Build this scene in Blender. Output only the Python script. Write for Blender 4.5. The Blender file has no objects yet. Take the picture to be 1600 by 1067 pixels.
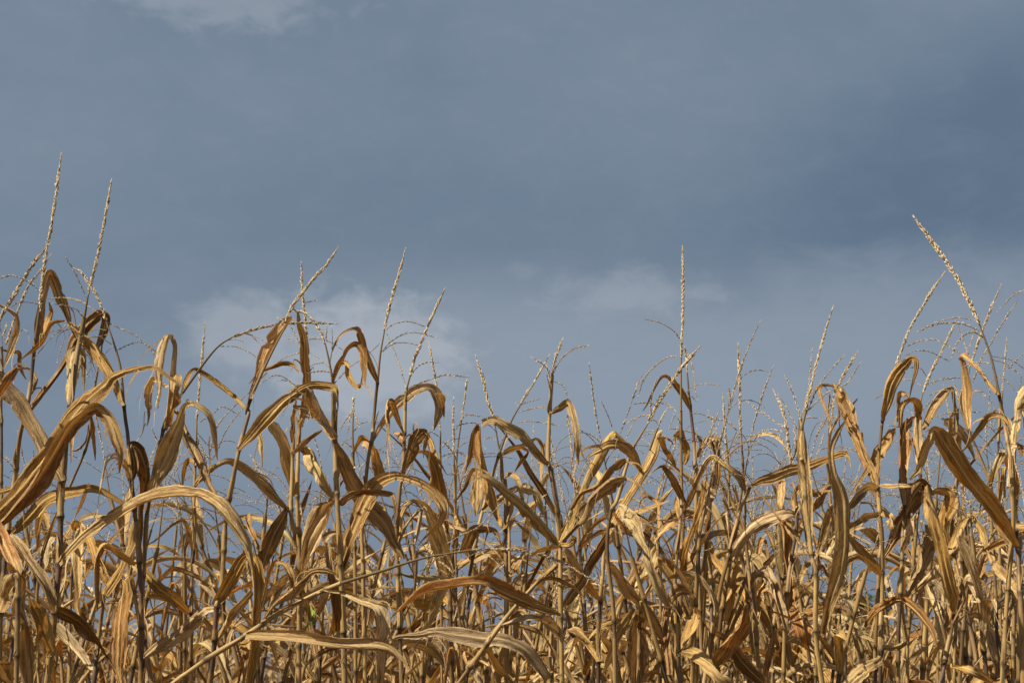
import bpy, math, random
import numpy as np
from mathutils import Vector
R = math.radians
scene = bpy.context.scene
COL = scene.collection

# ------------------------------------------------------------------ camera
CAM_H, FOCAL, PITCH = 1.55, 50.0, R(12.9)
cd = bpy.data.cameras.new('camera'); cam = bpy.data.objects.new('camera', cd); COL.objects.link(cam)
cd.lens = FOCAL; cd.sensor_width = 36.0; cd.sensor_fit = 'HORIZONTAL'; cd.clip_start = 0.05; cd.clip_end = 20000
cam.location = (0, 0, CAM_H); cam.rotation_euler = (R(90) + PITCH, 0, 0)
scene.camera = cam
cd.dof.use_dof = True; cd.dof.focus_distance = 4.5; cd.dof.aperture_fstop = 7.1

# ------------------------------------------------------------------ light
SUN_EL, SUN_AZ = R(48), R(243)            # azimuth clockwise from +Y: high, to the left and a little behind the camera
SUN_DIR = np.array([math.sin(SUN_AZ)*math.cos(SUN_EL), math.cos(SUN_AZ)*math.cos(SUN_EL), math.sin(SUN_EL)])
sd = bpy.data.lights.new('sun', 'SUN'); sun = bpy.data.objects.new('sun', sd); COL.objects.link(sun)
sd.energy = 5.0; sd.angle = R(0.6); sd.color = (1.0, 0.92, 0.78)
sun.rotation_euler = Vector(SUN_DIR).to_track_quat('Z', 'Y').to_euler()
scene.view_settings.view_transform = 'Standard'; scene.view_settings.look = 'None'
scene.view_settings.exposure = 0.55; scene.view_settings.gamma = 1.0
scene.cycles.max_bounces = 8; scene.cycles.transparent_max_bounces = 8

F = 1600 * FOCAL / 36.0
CT, ST = math.cos(PITCH), math.sin(PITCH)
def ray(px, py):
    a = (px - 800.0) / F; b = (533.5 - py) / F
    return np.array([a, CT - b*ST, ST + b*CT])
def at(px, py, d):                        # the point of that sight line on the vertical plane y = d
    r = ray(px, py)
    return np.array([0, 0, CAM_H]) + r * (d / r[1])

# ------------------------------------------------------------------ sky: storm cloud ahead, Nishita daylight above and behind
world = bpy.data.worlds.new('World'); scene.world = world; world.use_nodes = True
nt = world.node_tree; nt.nodes.clear()
def N(tree, kind, **kw):
    n = tree.nodes.new(kind)
    for k, v in kw.items():
        if k.startswith('i_'):
            n.inputs[int(k[2:]) if k[2:].isdigit() else k[2:].replace('_', ' ')].default_value = v
        else: setattr(n, k, v)
    return n
def math_(tree, op, a, b=None, c=None, clamp=False):
    n = tree.nodes.new('ShaderNodeMath'); n.operation = op; n.use_clamp = clamp
    for i, v in enumerate((a, b, c)):
        if v is None: continue
        if isinstance(v, (int, float)): n.inputs[i].default_value = v
        else: tree.links.new(v, n.inputs[i])
    return n.outputs[0]
def mixc(tree, f, a, b, mode='MIX'):
    n = tree.nodes.new('ShaderNodeMix'); n.data_type = 'RGBA'; n.blend_type = mode; n.clamp_factor = True
    for i, v in ((0, f), (6, a), (7, b)):
        if isinstance(v, (int, float)): n.inputs[i].default_value = v
        elif isinstance(v, tuple): n.inputs[i].default_value = (*v, 1)
        else: tree.links.new(v, n.inputs[i])
    return n.outputs[2]
def smooth(tree, x, lo, hi):
    n = tree.nodes.new('ShaderNodeMapRange'); n.interpolation_type = 'SMOOTHSTEP'
    tree.links.new(x, n.inputs[0]); n.inputs[1].default_value = lo; n.inputs[2].default_value = hi
    n.inputs[3].default_value = 0; n.inputs[4].default_value = 1
    return n.outputs[0]
sky = N(nt, 'ShaderNodeTexSky'); sky.sky_type = 'NISHITA'; sky.sun_disc = False
sky.sun_elevation = SUN_EL; sky.sun_rotation = SUN_AZ; sky.air_density = 1.0; sky.dust_density = 1.5
bg1 = N(nt, 'ShaderNodeBackground'); bg1.inputs[1].default_value = 0.05
nt.links.new(sky.outputs[0], bg1.inputs[0])
tc = N(nt, 'ShaderNodeTexCoord'); D = tc.outputs['Generated']
sep = N(nt, 'ShaderNodeSeparateXYZ'); nt.links.new(D, sep.inputs[0])
az = math_(nt, 'ARCTAN2', sep.outputs[0], sep.outputs[1])        # radians, 0 straight ahead
el = math_(nt, 'ARCSINE', sep.outputs[2])
comb = N(nt, 'ShaderNodeCombineXYZ'); nt.links.new(az, comb.inputs[0]); nt.links.new(el, comb.inputs[1])
def noise(scale, detail, rough, sx=1, sy=1, off=(0, 0, 0), dist=0.0):
    m = N(nt, 'ShaderNodeMapping'); m.inputs[3].default_value = (sx, sy, 1); m.inputs[1].default_value = off
    nt.links.new(comb.outputs[0], m.inputs[0])
    n = N(nt, 'ShaderNodeTexNoise'); n.inputs['Scale'].default_value = scale; n.inputs['Detail'].default_value = detail
    n.inputs['Roughness'].default_value = rough; n.inputs['Distortion'].default_value = dist
    nt.links.new(m.outputs[0], n.inputs['Vector'])
    return n.outputs[0]
def azel(px, py):
    r = ray(px, py); r = r / np.linalg.norm(r)
    return math.atan2(r[0], r[1]), math.asin(r[2])
def blob(px, py, rx, ry, nz=None, k=0.9, rot=0.0, hi=0.75):               # soft elliptical cloud bank, its rim broken by noise
    a0, e0 = azel(px, py)
    dx = math_(nt, 'SUBTRACT', az, a0); dy = math_(nt, 'SUBTRACT', el, e0)
    c, s = math.cos(rot), math.sin(rot)
    x = math_(nt, 'ADD', math_(nt, 'MULTIPLY', dx, c), math_(nt, 'MULTIPLY', dy, s))
    y = math_(nt, 'SUBTRACT', math_(nt, 'MULTIPLY', dy, c), math_(nt, 'MULTIPLY', dx, s))
    x = math_(nt, 'DIVIDE', x, rx / F); y = math_(nt, 'DIVIDE', y, ry / F)
    r2 = math_(nt, 'SQRT', math_(nt, 'ADD', math_(nt, 'MULTIPLY', x, x), math_(nt, 'MULTIPLY', y, y)))
    v = math_(nt, 'SUBTRACT', 1.0, r2)
    if nz is not None:
        v = math_(nt, 'ADD', v, math_(nt, 'MULTIPLY', math_(nt, 'SUBTRACT', nz, 0.5), k))
    return smooth(nt, v, -0.05, hi)
nz_big = noise(3.2, 4, 0.5, 1, 2.2)
nz_mid = noise(16, 7, 0.58, 1, 1.9, (3.1, 1.7, 0), 0.35)
nz_wisp = noise(34, 6, 0.6, 1, 1.6, (0.4, 5.2, 0), 0.3)
BASE, DARK, LOW, PALE = (0.178, 0.236, 0.312), (0.112, 0.166, 0.243), (0.285, 0.337, 0.408), (0.38, 0.42, 0.475)
c = mixc(nt, smooth(nt, nz_big, 0.3, 0.75), (0.165, 0.222, 0.297), (0.196, 0.256, 0.332))
c = mixc(nt, math_(nt, 'MULTIPLY', blob(1560, 250, 640, 250, nz_big, 0.8, R(14)), 0.95), c, DARK)      # darkest bank
c = mixc(nt, math_(nt, 'MULTIPLY', blob(760, 340, 620, 150, nz_big, 0.9, R(-4)), 0.5), c, (0.142, 0.198, 0.272))
c = mixc(nt, math_(nt, 'MULTIPLY', blob(900, 620, 1100, 240, nz_big, 0.55), 0.75), c, LOW)             # paler air under it
c = mixc(nt, math_(nt, 'MULTIPLY', blob(1480, 500, 480, 150, nz_mid, 0.9), 0.6), c, (0.262, 0.315, 0.39))
c = mixc(nt, math_(nt, 'MULTIPLY', blob(800, 860, 1500, 190, nz_big, 0.5), 0.55), c, (0.202, 0.255, 0.332))
c = mixc(nt, math_(nt, 'MULTIPLY', blob(580, 560, 185, 120, nz_wisp, 1.25, 0.0, 0.6), 0.95), c, PALE)              # pale puffs
c = mixc(nt, math_(nt, 'MULTIPLY', blob(385, 520, 120, 78, nz_wisp, 1.1, 0.0, 0.6), 0.6), c, PALE)
c = mixc(nt, math_(nt, 'MULTIPLY', blob(985, 456, 165, 52, nz_wisp, 1.8, 0.0, 0.95), 0.42), c, PALE)
c = mixc(nt, math_(nt, 'MULTIPLY', blob(820, 425, 40, 20, nz_wisp, 1.6), 0.14), c, PALE)
c = mixc(nt, math_(nt, 'MULTIPLY', blob(335, -2, 235, 60, nz_wisp, 1.9), 0.38), c, PALE)
c = mixc(nt, math_(nt, 'MULTIPLY', smooth(nt, nz_mid, 0.4, 0.75), 0.07), c, LOW)
c = mixc(nt, math_(nt, 'MULTIPLY', smooth(nt, nz_mid, 0.5, 0.22), 0.08), c, DARK)
c = mixc(nt, math_(nt, 'MULTIPLY', smooth(nt, nz_wisp, 0.45, 0.8), 0.06), c, PALE)
bg2 = N(nt, 'ShaderNodeBackground'); bg2.inputs[1].default_value = 0.695
nt.links.new(c, bg2.inputs[0])
absaz = math_(nt, 'ABSOLUTE', az)
storm = math_(nt, 'MULTIPLY', math_(nt, 'SUBTRACT', 1.0, smooth(nt, absaz, 0.7, 1.7)),
              math_(nt, 'SUBTRACT', 1.0, smooth(nt, el, 0.75, 1.25)))
storm = math_(nt, 'ADD', math_(nt, 'MULTIPLY', storm, 0.62), 0.36)        # the cloud thins out overhead and behind
msh = N(nt, 'ShaderNodeMixShader'); out = N(nt, 'ShaderNodeOutputWorld')
nt.links.new(storm, msh.inputs[0]); nt.links.new(bg1.outputs[0], msh.inputs[1]); nt.links.new(bg2.outputs[0], msh.inputs[2])
nt.links.new(msh.outputs[0], out.inputs[0])
# ------------------------------------------------------------------ materials
def new_mat(name):
    m = bpy.data.materials.new(name); m.use_nodes = True; m.node_tree.nodes.clear(); return m, m.node_tree
def tnoise(t, vec, scale, detail=4, rough=0.55):
    n = t.nodes.new('ShaderNodeTexNoise'); n.inputs['Scale'].default_value = scale
    n.inputs['Detail'].default_value = detail; n.inputs['Roughness'].default_value = rough
    t.links.new(vec, n.inputs['Vector']); return n.outputs[0]
def tmap(t, vec, sc):
    m = t.nodes.new('ShaderNodeMapping'); m.inputs[3].default_value = sc; t.links.new(vec, m.inputs[0]); return m.outputs[0]
def leaf_material():
    m, t = new_mat('dry_corn_leaf')
    uv0 = t.nodes.new('ShaderNodeUVMap').outputs[0]              # u in cm across, v in cm along (shifted per leaf)
    at_ = t.nodes.new('ShaderNodeAttribute'); at_.attribute_name = 'tint'
    wv = t.nodes.new('ShaderNodeVectorMath'); wv.operation = 'MULTIPLY_ADD'       # fibres wander a little
    wn = t.nodes.new('ShaderNodeTexNoise'); wn.inputs['Scale'].default_value = 0.35; wn.inputs['Detail'].default_value = 3
    t.links.new(uv0, wn.inputs['Vector']); t.links.new(wn.outputs['Color'], wv.inputs[0])
    wv.inputs[1].default_value = (1.5, 3.0, 0); t.links.new(uv0, wv.inputs[2]); uv = wv.outputs[0]
    au = t.nodes.new('ShaderNodeAttribute'); au.attribute_name = 'across'
    base = at_.outputs[0]
    vein = tnoise(t, tmap(t, uv, (5.0, 0.05, 1)), 1.0, 3, 0.6)    # fine lengthwise fibres
    vein2 = tnoise(t, tmap(t, uv, (1.5, 0.04, 1)), 1.0, 2, 0.5)
    blot = tnoise(t, tmap(t, uv, (0.32, 0.10, 1)), 1.0, 5, 0.65)
    spot = tnoise(t, tmap(t, uv, (1.6, 0.7, 1)), 1.0, 4, 0.7)
    c = mixc(t, smooth(t, vein, 0.3, 0.7), (0.58, 0.50, 0.40), (1.22, 1.2, 1.16))
    c = mixc(t, 1.0, base, c, 'MULTIPLY')
    c2 = mixc(t, smooth(t, vein2, 0.32, 0.66), (0.66, 0.57, 0.46), (1.17, 1.17, 1.17))
    c = mixc(t, 1.0, c, c2, 'MULTIPLY')
    c = mixc(t, math_(t, 'MULTIPLY', smooth(t, blot, 0.52, 0.68), 0.68), c, (0.13, 0.065, 0.022))
    c = mixc(t, math_(t, 'MULTIPLY', smooth(t, blot, 0.48, 0.25), 0.55), c, (0.62, 0.50, 0.31))
    strk = tnoise(t, tmap(t, uv, (1.1, 0.055, 1)), 1.0, 5, 0.62)
    c = mixc(t, math_(t, 'MULTIPLY', smooth(t, strk, 0.54, 0.68), 0.62), c, (0.15, 0.085, 0.032))
    c = mixc(t, math_(t, 'MULTIPLY', smooth(t, spot, 0.60, 0.72), 0.7), c, (0.10, 0.055, 0.025))
    rib = math_(t, 'ABSOLUTE', au.outputs['Fac'])
    c = mixc(t, math_(t, 'MULTIPLY', smooth(t, rib, 0.12, 0.03), 0.75), c, (0.62, 0.46, 0.18))
    c = mixc(t, math_(t, 'MULTIPLY', smooth(t, rib, 0.86, 1.0), 0.35), c, (0.50, 0.40, 0.24))
    bs = t.nodes.new('ShaderNodeBsdfPrincipled'); bs.inputs['Roughness'].default_value = 0.68
    bs.inputs['Specular IOR Level'].default_value = 0.18
    t.links.new(c, bs.inputs['Base Color'])
    tr = t.nodes.new('ShaderNodeBsdfTranslucent')
    t.links.new(mixc(t, 1.0, c, (1.0, 0.68, 0.34), 'MULTIPLY'), tr.inputs[0])
    h = math_(t, 'ADD', math_(t, 'MULTIPLY', vein, 0.6), math_(t, 'MULTIPLY', vein2, 0.9))
    bp = t.nodes.new('ShaderNodeBump'); bp.inputs['Strength'].default_value = 1.0; bp.inputs['Distance'].default_value = 0.006
    t.links.new(h, bp.inputs['Height']); t.links.new(bp.outputs[0], bs.inputs['Normal'])
    mx = t.nodes.new('ShaderNodeMixShader'); mx.inputs[0].default_value = 0.18
    t.links.new(bs.outputs[0], mx.inputs[1]); t.links.new(tr.outputs[0], mx.inputs[2])
    o = t.nodes.new('ShaderNodeOutputMaterial'); t.links.new(mx.outputs[0], o.inputs[0]); return m
def stalk_material():
    m, t = new_mat('dry_corn_stalk')
    uv = t.nodes.new('ShaderNodeUVMap').outputs[0]
    at_ = t.nodes.new('ShaderNodeAttribute'); at_.attribute_name = 'tint'
    fib = tnoise(t, tmap(t, uv, (3.5, 0.05, 1)), 1.0, 3, 0.6)
    blot = tnoise(t, tmap(t, uv, (0.5, 0.22, 1)), 1.0, 5, 0.65)
    c = mixc(t, smooth(t, fib, 0.3, 0.7), (0.62, 0.58, 0.54), (1.25, 1.22, 1.18))
    c = mixc(t, 1.0, at_.outputs[0], c, 'MULTIPLY')
    c = mixc(t, math_(t, 'MULTIPLY', smooth(t, blot, 0.5, 0.72), 0.65), c, (0.075, 0.048, 0.035))
    c = mixc(t, math_(t, 'MULTIPLY', smooth(t, blot, 0.45, 0.25), 0.3), c, (0.36, 0.25, 0.12))
    bs = t.nodes.new('ShaderNodeBsdfPrincipled'); bs.inputs['Roughness'].default_value = 0.5
    bs.inputs['Specular IOR Level'].default_value = 0.35
    t.links.new(c, bs.inputs['Base Color'])
    bp = t.nodes.new('ShaderNodeBump'); bp.inputs['Strength'].default_value = 0.5; bp.inputs['Distance'].default_value = 0.002
    t.links.new(fib, bp.inputs['Height']); t.links.new(bp.outputs[0], bs.inputs['Normal'])
    o = t.nodes.new('ShaderNodeOutputMaterial'); t.links.new(bs.outputs[0], o.inputs[0]); return m
def tint_material(name, rough=0.7, transl=0.15):
    m, t = new_mat(name)
    at_ = t.nodes.new('ShaderNodeAttribute'); at_.attribute_name = 'tint'
    geo = t.nodes.new('ShaderNodeNewGeometry')
    n = tnoise(t, geo.outputs['Position'], 160, 2)
    c = mixc(t, 1.0, at_.outputs[0], mixc(t, n, (0.7, 0.66, 0.6), (1.2, 1.2, 1.2)), 'MULTIPLY')
    bs = t.nodes.new('ShaderNodeBsdfPrincipled'); bs.inputs['Roughness'].default_value = rough
    bs.inputs['Specular IOR Level'].default_value = 0.2
    t.links.new(c, bs.inputs['Base Color'])
    tr = t.nodes.new('ShaderNodeBsdfTranslucent'); t.links.new(c, tr.inputs[0])
    mx = t.nodes.new('ShaderNodeMixShader'); mx.inputs[0].default_value = transl
    t.links.new(bs.outputs[0], mx.inputs[1]); t.links.new(tr.outputs[0], mx.inputs[2])
    o = t.nodes.new('ShaderNodeOutputMaterial'); t.links.new(mx.outputs[0], o.inputs[0]); return m
def soil_material():
    m, t = new_mat('field_soil')
    geo = t.nodes.new('ShaderNodeNewGeometry')
    a = tnoise(t, geo.outputs['Position'], 3.0, 8, 0.7); b = tnoise(t, geo.outputs['Position'], 40, 4, 0.6)
    c = mixc(t, a, (0.07, 0.05, 0.035), (0.16, 0.115, 0.07))
    c = mixc(t, smooth(t, b, 0.52, 0.66), c, (0.30, 0.22, 0.12))
    bs = t.nodes.new('ShaderNodeBsdfPrincipled'); bs.inputs['Roughness'].default_value = 0.95
    t.links.new(c, bs.inputs['Base Color'])
    bp = t.nodes.new('ShaderNodeBump'); bp.inputs['Distance'].default_value = 0.05
    t.links.new(b, bp.inputs['Height']); t.links.new(bp.outputs[0], bs.inputs['Normal'])
    o = t.nodes.new('ShaderNodeOutputMaterial'); t.links.new(bs.outputs[0], o.inputs[0]); return m
M_LEAF, M_STALK, M_TASSEL = leaf_material(), stalk_material(), tint_material('dry_tassel', 0.75, 0.38)
M_SOIL, M_FOL = soil_material(), tint_material('tree_foliage', 0.6, 0.2)

# ------------------------------------------------------------------ mesh helpers
class MB:                                  # collects faces; build() links them as ONE mesh object
    def __init__(s): s.v, s.q, s.t, s.c, s.uv, s.u, s.n = [], [], [], [], [], [], 0
    def add(s, v, quads=None, tris=None, col=(0.4, 0.3, 0.2), uv=None, across=None):
        v = np.asarray(v, float); k = len(v)
        if quads is not None and len(quads): s.q.append(np.asarray(quads, int) + s.n)
        if tris is not None and len(tris): s.t.append(np.asarray(tris, int) + s.n)
        col = np.asarray(col, float)
        s.c.append(np.broadcast_to(col, (k, 3)) if col.ndim == 1 else col)
        s.uv.append(np.zeros((k, 2)) if uv is None else np.asarray(uv, float))
        s.u.append(np.ones(k) * 0.5 if across is None else np.asarray(across, float))
        s.v.append(v); s.n += k
    def arrays(s):
        return (np.concatenate(s.v), np.concatenate(s.q) if s.q else np.zeros((0, 4), int),
                np.concatenate(s.t) if s.t else np.zeros((0, 3), int), np.concatenate(s.c), np.concatenate(s.uv), np.concatenate(s.u))
    def mesh(s, name, mat, origin=(0, 0, 0), smoothf=True):
        v, q, t, c, uv, u = s.arrays(); v = v - np.asarray(origin)
        me = bpy.data.meshes.new(name); nv, nq, ntr = len(v), len(q), len(t)
        me.vertices.add(nv); me.vertices.foreach_set('co', v.ravel())
        li = np.concatenate([q.ravel(), t.ravel()]).astype(np.int32)
        me.loops.add(len(li)); me.loops.foreach_set('vertex_index', li)
        me.polygons.add(nq + ntr)
        st = np.concatenate([np.arange(nq)*4, nq*4 + np.arange(ntr)*3]).astype(np.int32)
        me.polygons.foreach_set('loop_start', st)
        me.polygons.foreach_set('use_smooth', np.full(nq + ntr, smoothf, bool))
        a = me.attributes.new('tint', 'FLOAT_COLOR', 'POINT')
        a.data.foreach_set('color', np.concatenate([c, np.ones((nv, 1))], 1).astype(np.float32).ravel())
        a = me.attributes.new('across', 'FLOAT', 'POINT'); a.data.foreach_set('value', u.astype(np.float32))
        ul = me.uv_layers.new(name='UVMap'); ul.data.foreach_set('uv', uv[li].astype(np.float32).ravel())
        me.update(calc_edges=True); me.materials.append(mat); return me
    def build(s, name, mat, parent=None, origin=(0, 0, 0), smoothf=True):
        o = bpy.data.objects.new(name, s.mesh(name, mat, origin, smoothf)); COL.objects.link(o)
        if parent is not None: o.parent = parent
        return o
def tag(o, label=None, cat=None, group=None, kind=None):
    for k, v in (('label', label), ('category', cat), ('group', group), ('kind', kind)):
        if v: o[k] = v
    return o
def empty(name, loc):
    o = bpy.data.objects.new(name, None); COL.objects.link(o); o.location = loc
    o.empty_display_size = 0.1; return o
def cat_rom(P, n=8):                       # Catmull-Rom through rows of P
    P = np.asarray(P, float)
    if len(P) == 2: return P[0] + (P[1]-P[0]) * np.linspace(0, 1, n+1)[:, None]
    Q = np.vstack([2*P[0]-P[1], P, 2*P[-1]-P[-2]]); out = []
    for i in range(len(P)-1):
        p0, p1, p2, p3 = Q[i:i+4]
        for t in np.arange(n)/n:
            out.append(0.5*((2*p1) + (-p0+p2)*t + (2*p0-5*p1+4*p2-p3)*t*t + (-p0+3*p1-3*p2+p3)*t**3))
    out.append(P[-1]); return np.array(out)
def unit(a): return a / np.maximum(np.linalg.norm(a, axis=-1, keepdims=True), 1e-9)
def tangents(P): return unit(np.gradient(P, axis=0))
def arclen(P): return np.concatenate([[0], np.cumsum(np.linalg.norm(np.diff(P, axis=0), axis=1))])
def grid_quads(n, m, wrap=False):
    i = np.arange(n-1)[:, None]; j = np.arange(m if wrap else m-1)[None, :]; j2 = (j+1) % m
    return np.stack([i*m+j, i*m+j2, (i+1)*m+j2, (i+1)*m+j], -1).reshape(-1, 4)
def tube(mb, P, rad, col, sides=8, v0=0.0):
    P = np.asarray(P); n = len(P); T = tangents(P); rad = np.broadcast_to(rad, n)
    ref = np.where(np.abs(T[:, 1:2]) > 0.95, np.array([[1.0, 0, 0]]), np.array([[0, 1.0, 0]]))
    A = unit(np.cross(T, ref)); B = np.cross(T, A)
    th = np.arange(sides) * 2*math.pi/sides
    v = P[:, None] + rad[:, None, None] * (np.cos(th)[None, :, None]*A[:, None] + np.sin(th)[None, :, None]*B[:, None])
    col = np.asarray(col, float); cc = np.repeat(col, sides, 0) if col.ndim == 2 else col
    s = arclen(P)*100
    uu = np.minimum(th, 2*math.pi-th)/math.pi*4.0
    uv = np.stack(np.broadcast_arrays(uu[None, :], s[:, None] + v0), -1).reshape(-1, 2)
    mb.add(v.reshape(-1, 3), grid_quads(n, sides, True), None, cc, uv)
    tip = v[-1].reshape(-1, 3); mb.add(np.vstack([tip, P[-1]]), None, [(j, (j+1) % sides, sides) for j in range(sides)], cc[-1] if cc.ndim == 2 else cc,
                                       np.vstack([uv[-sides:], uv[-1:]]))
TONES = {'t': (0.53, 0.325, 0.095), 'p': (0.70, 0.55, 0.31), 'd': (0.30, 0.165, 0.052), 'o': (0.44, 0.22, 0.06),
         'y': (0.58, 0.405, 0.145), 'g': (0.50, 0.39, 0.23), 'G': (0.22, 0.42, 0.05)}
SX = np.linspace(-1, 1, 17)
def leaf(mb, P, W, S, Nn, tone, rng, fold=0.35, rip=1.0, sx=SX):
    """ribbon along P, full widths W, side vectors S and normals Nn; V-folded on the midrib, edges rippled"""
    n = len(P); L = arclen(P); v = L / max(L[-1], 1e-6); m = len(sx)
    hw = W * 0.5
    ph = rng.uniform(0, 6.28, 6); fq = rng.uniform(2.2, 4.5) * max(L[-1]/0.5, 0.35)
    fo = fold * (0.7 + 0.55*np.sin(v*rng.uniform(3, 7)+ph[2])) * (1 - 0.2*v)
    curl = [rng.normal(0.1, 0.75) + rng.normal(0, 0.7)*v + 0.3*np.sin(v*fq*2+ph[k]) for k in (0, 1)]   # each edge rolls on its own
    edge = []
    for k in (0, 1):                                             # ragged rims with a few torn notches
        e = 1 + 0.05*np.sin(v*fq*4+ph[k]) + 0.02*np.sin(v*fq*13+ph[k+1]) + rng.normal(0, 0.012, n)
        for _ in range(rng.integers(0, 3)):
            c0 = rng.uniform(0.25, 1.0); e *= 1 - rng.uniform(0.2, 0.5)*np.clip(1-np.abs(v-c0)/rng.uniform(0.01, 0.045), 0, 1)
        edge.append(np.clip(e, 0.4, 1.25))
    pf, pa = rng.uniform(0.7, 2.0), rng.uniform(0.06, 0.24)
    tri = lambda x: np.abs((x % 1.0)*2-1)*2-1                    # sharp lengthwise pleats
    comp = 1.0/np.maximum(np.cos(0.75*fold), 0.6)
    X = np.empty((n, m, 3)); half = m//2
    for k2, sgn in ((0, -1), (1, 1)):
        y = np.zeros(n); z = np.zeros(n); prev = 0.0
        for k in range(0, half+1):
            a = k/half; idx = half + sgn*k; u = sgn*a
            if k:
                ang = fo + curl[k2]*a*a; y = y + np.cos(ang)/half; z = z + np.sin(ang)/half
            sc = comp*(1 + (edge[k2]-1)*a**3)
            rp = rip*a**1.6*(0.15*np.sin(v*fq*4.5 + ph[3+k2]) + 0.035*np.sin(v*fq*13+ph[5]*(1+k2)))
            pl = pa*tri(u*pf + ph[4] + 0.25*np.sin(v*3+ph[2]))*(1-0.4*a) + (-0.05 if k == 0 else 0)
            X[:, idx] = P + S*(hw*y*sgn*sc)[:, None] + Nn*(hw*(z+rp+pl)*sc)[:, None]
    base = np.array(TONES[tone]) * rng.uniform(0.86, 1.14) * np.array([1, rng.uniform(0.95, 1.05), rng.uniform(0.85, 1.15)])
    if tone != 'G': w_ = rng.beta(1.1, 4.2); base = base*(1-w_) + np.array((0.62, 0.49, 0.29))*rng.uniform(0.75, 1.15)*w_      # weathered towards cream and grey
    if tone == 'G': c = np.repeat(base[None], n, 0)
    else:
        tipc = np.array(TONES['p'] if rng.random() < 0.5 else TONES['g']); basec = np.array((0.42, 0.31, 0.11))
        ft = np.clip((v-0.55)/0.45, 0, 1)[:, None]*rng.uniform(0, 0.55); fb = np.clip(1-v/0.22, 0, 1)[:, None]*rng.uniform(0.1, 0.6)
        c = base*(1-ft)+tipc*ft; c = c*(1-fb)+basec*fb
    cc = np.repeat(c, m, 0)
    uv = np.stack(np.broadcast_arrays(sx[None, :]*hw[:, None]*100 + ph[0]*40, (L*100)[:, None] + ph[1]*60), -1).reshape(-1, 2)
    mb.add(X.reshape(-1, 3), grid_quads(n, m), None, cc, uv, np.broadcast_to(sx, (n, m)).ravel())
    if n > 30 and L[-1] > 0.2:                                    # strips torn off the rim, hanging loose
        for _ in range(rng.choice([0, 1, 2, 3, 4])):
            i0 = int(n*rng.uniform(0.3, 0.97)); k = rng.choice([0, m-1]); ln = rng.uniform(0.05, 0.16); q = 9
            t = np.linspace(0, 1, q)[:, None]; d0 = unit(np.gradient(P, axis=0)[i0]*rng.choice([1, 1, -0.6])); side = unit(X[i0, k]-P[i0])
            C = X[i0, k] + ln*(d0*t*(1-0.5*t) + side*0.3*t + np.array([0, 0, -0.7])*t*t + 0.05*np.sin(t*7+ph[0])*side)
            T2 = unit(np.gradient(C, axis=0)); s2 = unit(np.cross(T2, rng.normal(size=3)+np.array([0, 3.0, 0]))); w2 = rng.uniform(0.0012, 0.004)*(1.05-t)
            V2 = np.stack([C-s2*w2, C+s2*w2], 1).reshape(-1, 3)
            mb.add(V2, grid_quads(q, 2), None, c[i0], np.repeat(np.stack([np.zeros(q), t[:, 0]*ln*100+ph[1]], -1), 2, 0))
def spikelets(mb, P, width, rng, ranks=5, pitch=0.0062, ln=0.0155, dark=0.25, core=0.0012, sides=5, tipthin=True):
    """a tassel axis: thin core thickly set with overlapping pointed spikelets"""
    L = arclen(P); tot = L[-1]
    if tot < 1e-4: return
    k = max(int(tot/pitch), 3); s = np.linspace(0, tot*0.985, k)
    C = np.stack([np.interp(s, L, P[:, i]) for i in range(3)], 1); T = tangents(C)
    ref = np.where(np.abs(T[:, 2:3]) > 0.9, np.array([[1.0, 0, 0]]), np.array([[0, 0, 1.0]]))
    A = unit(np.cross(T, ref)); B = np.cross(T, A)
    tube(mb, C, core, np.array([0.36, 0.25, 0.13]), 4)
    w = width*(np.clip((1.02 - s/tot)*5, 0.35, 1) if tipthin else np.ones(k))*0.5
    K = k*ranks; i = np.repeat(np.arange(k), ranks); w = w*(1+0.22*np.interp(np.arange(k), np.arange(0, k+6, 5), rng.uniform(-1, 1, len(np.arange(0, k+6, 5))))); r = np.tile(np.arange(ranks), k)
    th = r*2*math.pi/ranks + (i % 2)*math.pi/ranks + rng.uniform(-0.3, 0.3, K)
    d = np.cos(th)[:, None]*A[i] + np.sin(th)[:, None]*B[i]
    l = ln*rng.uniform(0.6, 1.45, K); sp = rng.uniform(0.4, 1.1, K)
    gone = rng.random(K) < 0.14 + 0.10*np.sin(i*0.21 + rng.uniform(0, 6)); l[gone] *= 0.3; sp[gone] *= 0.3
    ww = w[i]; out = ww*sp
    p0 = C[i] - T[i]*0.001; p2 = C[i] + T[i]*l[:, None] + d*(out)[:, None]
    pm = C[i] + T[i]*(l*0.5)[:, None] + d*(out*0.62)[:, None]
    ax = unit(p2-p0); e1 = unit(np.cross(ax, T[i]+d*0.3)); e2 = np.cross(ax, e1)
    rr = np.maximum(ww*0.27, 0.0007)
    ring = [pm + (math.cos(a)*e1 + math.sin(a)*e2)*rr[:, None] for a in (0, math.pi/2, math.pi, 1.5*math.pi)]
    V = np.stack([p0, *ring, p2], 1).reshape(-1, 3)
    o = (np.arange(K)*6)[:, None, None]
    f = np.array([(0, 2, 1), (0, 3, 2), (0, 4, 3), (0, 1, 4), (5, 1, 2), (5, 2, 3), (5, 3, 4), (5, 4, 1)])[None]
    pal = np.array([(0.86, 0.75, 0.53), (0.78, 0.63, 0.40), (0.56, 0.41, 0.22), (0.32, 0.21, 0.11)])
    pick = np.where(rng.random(K) < dark, rng.integers(2, 4, K), rng.integers(0, 2, K))
    col = np.repeat(pal[pick]*rng.uniform(0.85, 1.15, (K, 1)), 6, 0)
    mb.add(V, None, (o+f).reshape(-1, 3), col)
STALK_TONES = [(0.11, 0.07, 0.045), (0.17, 0.105, 0.05), (0.28, 0.175, 0.07), (0.46, 0.31, 0.11), (0.15, 0.085, 0.06), (0.36, 0.23, 0.08)]
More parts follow.
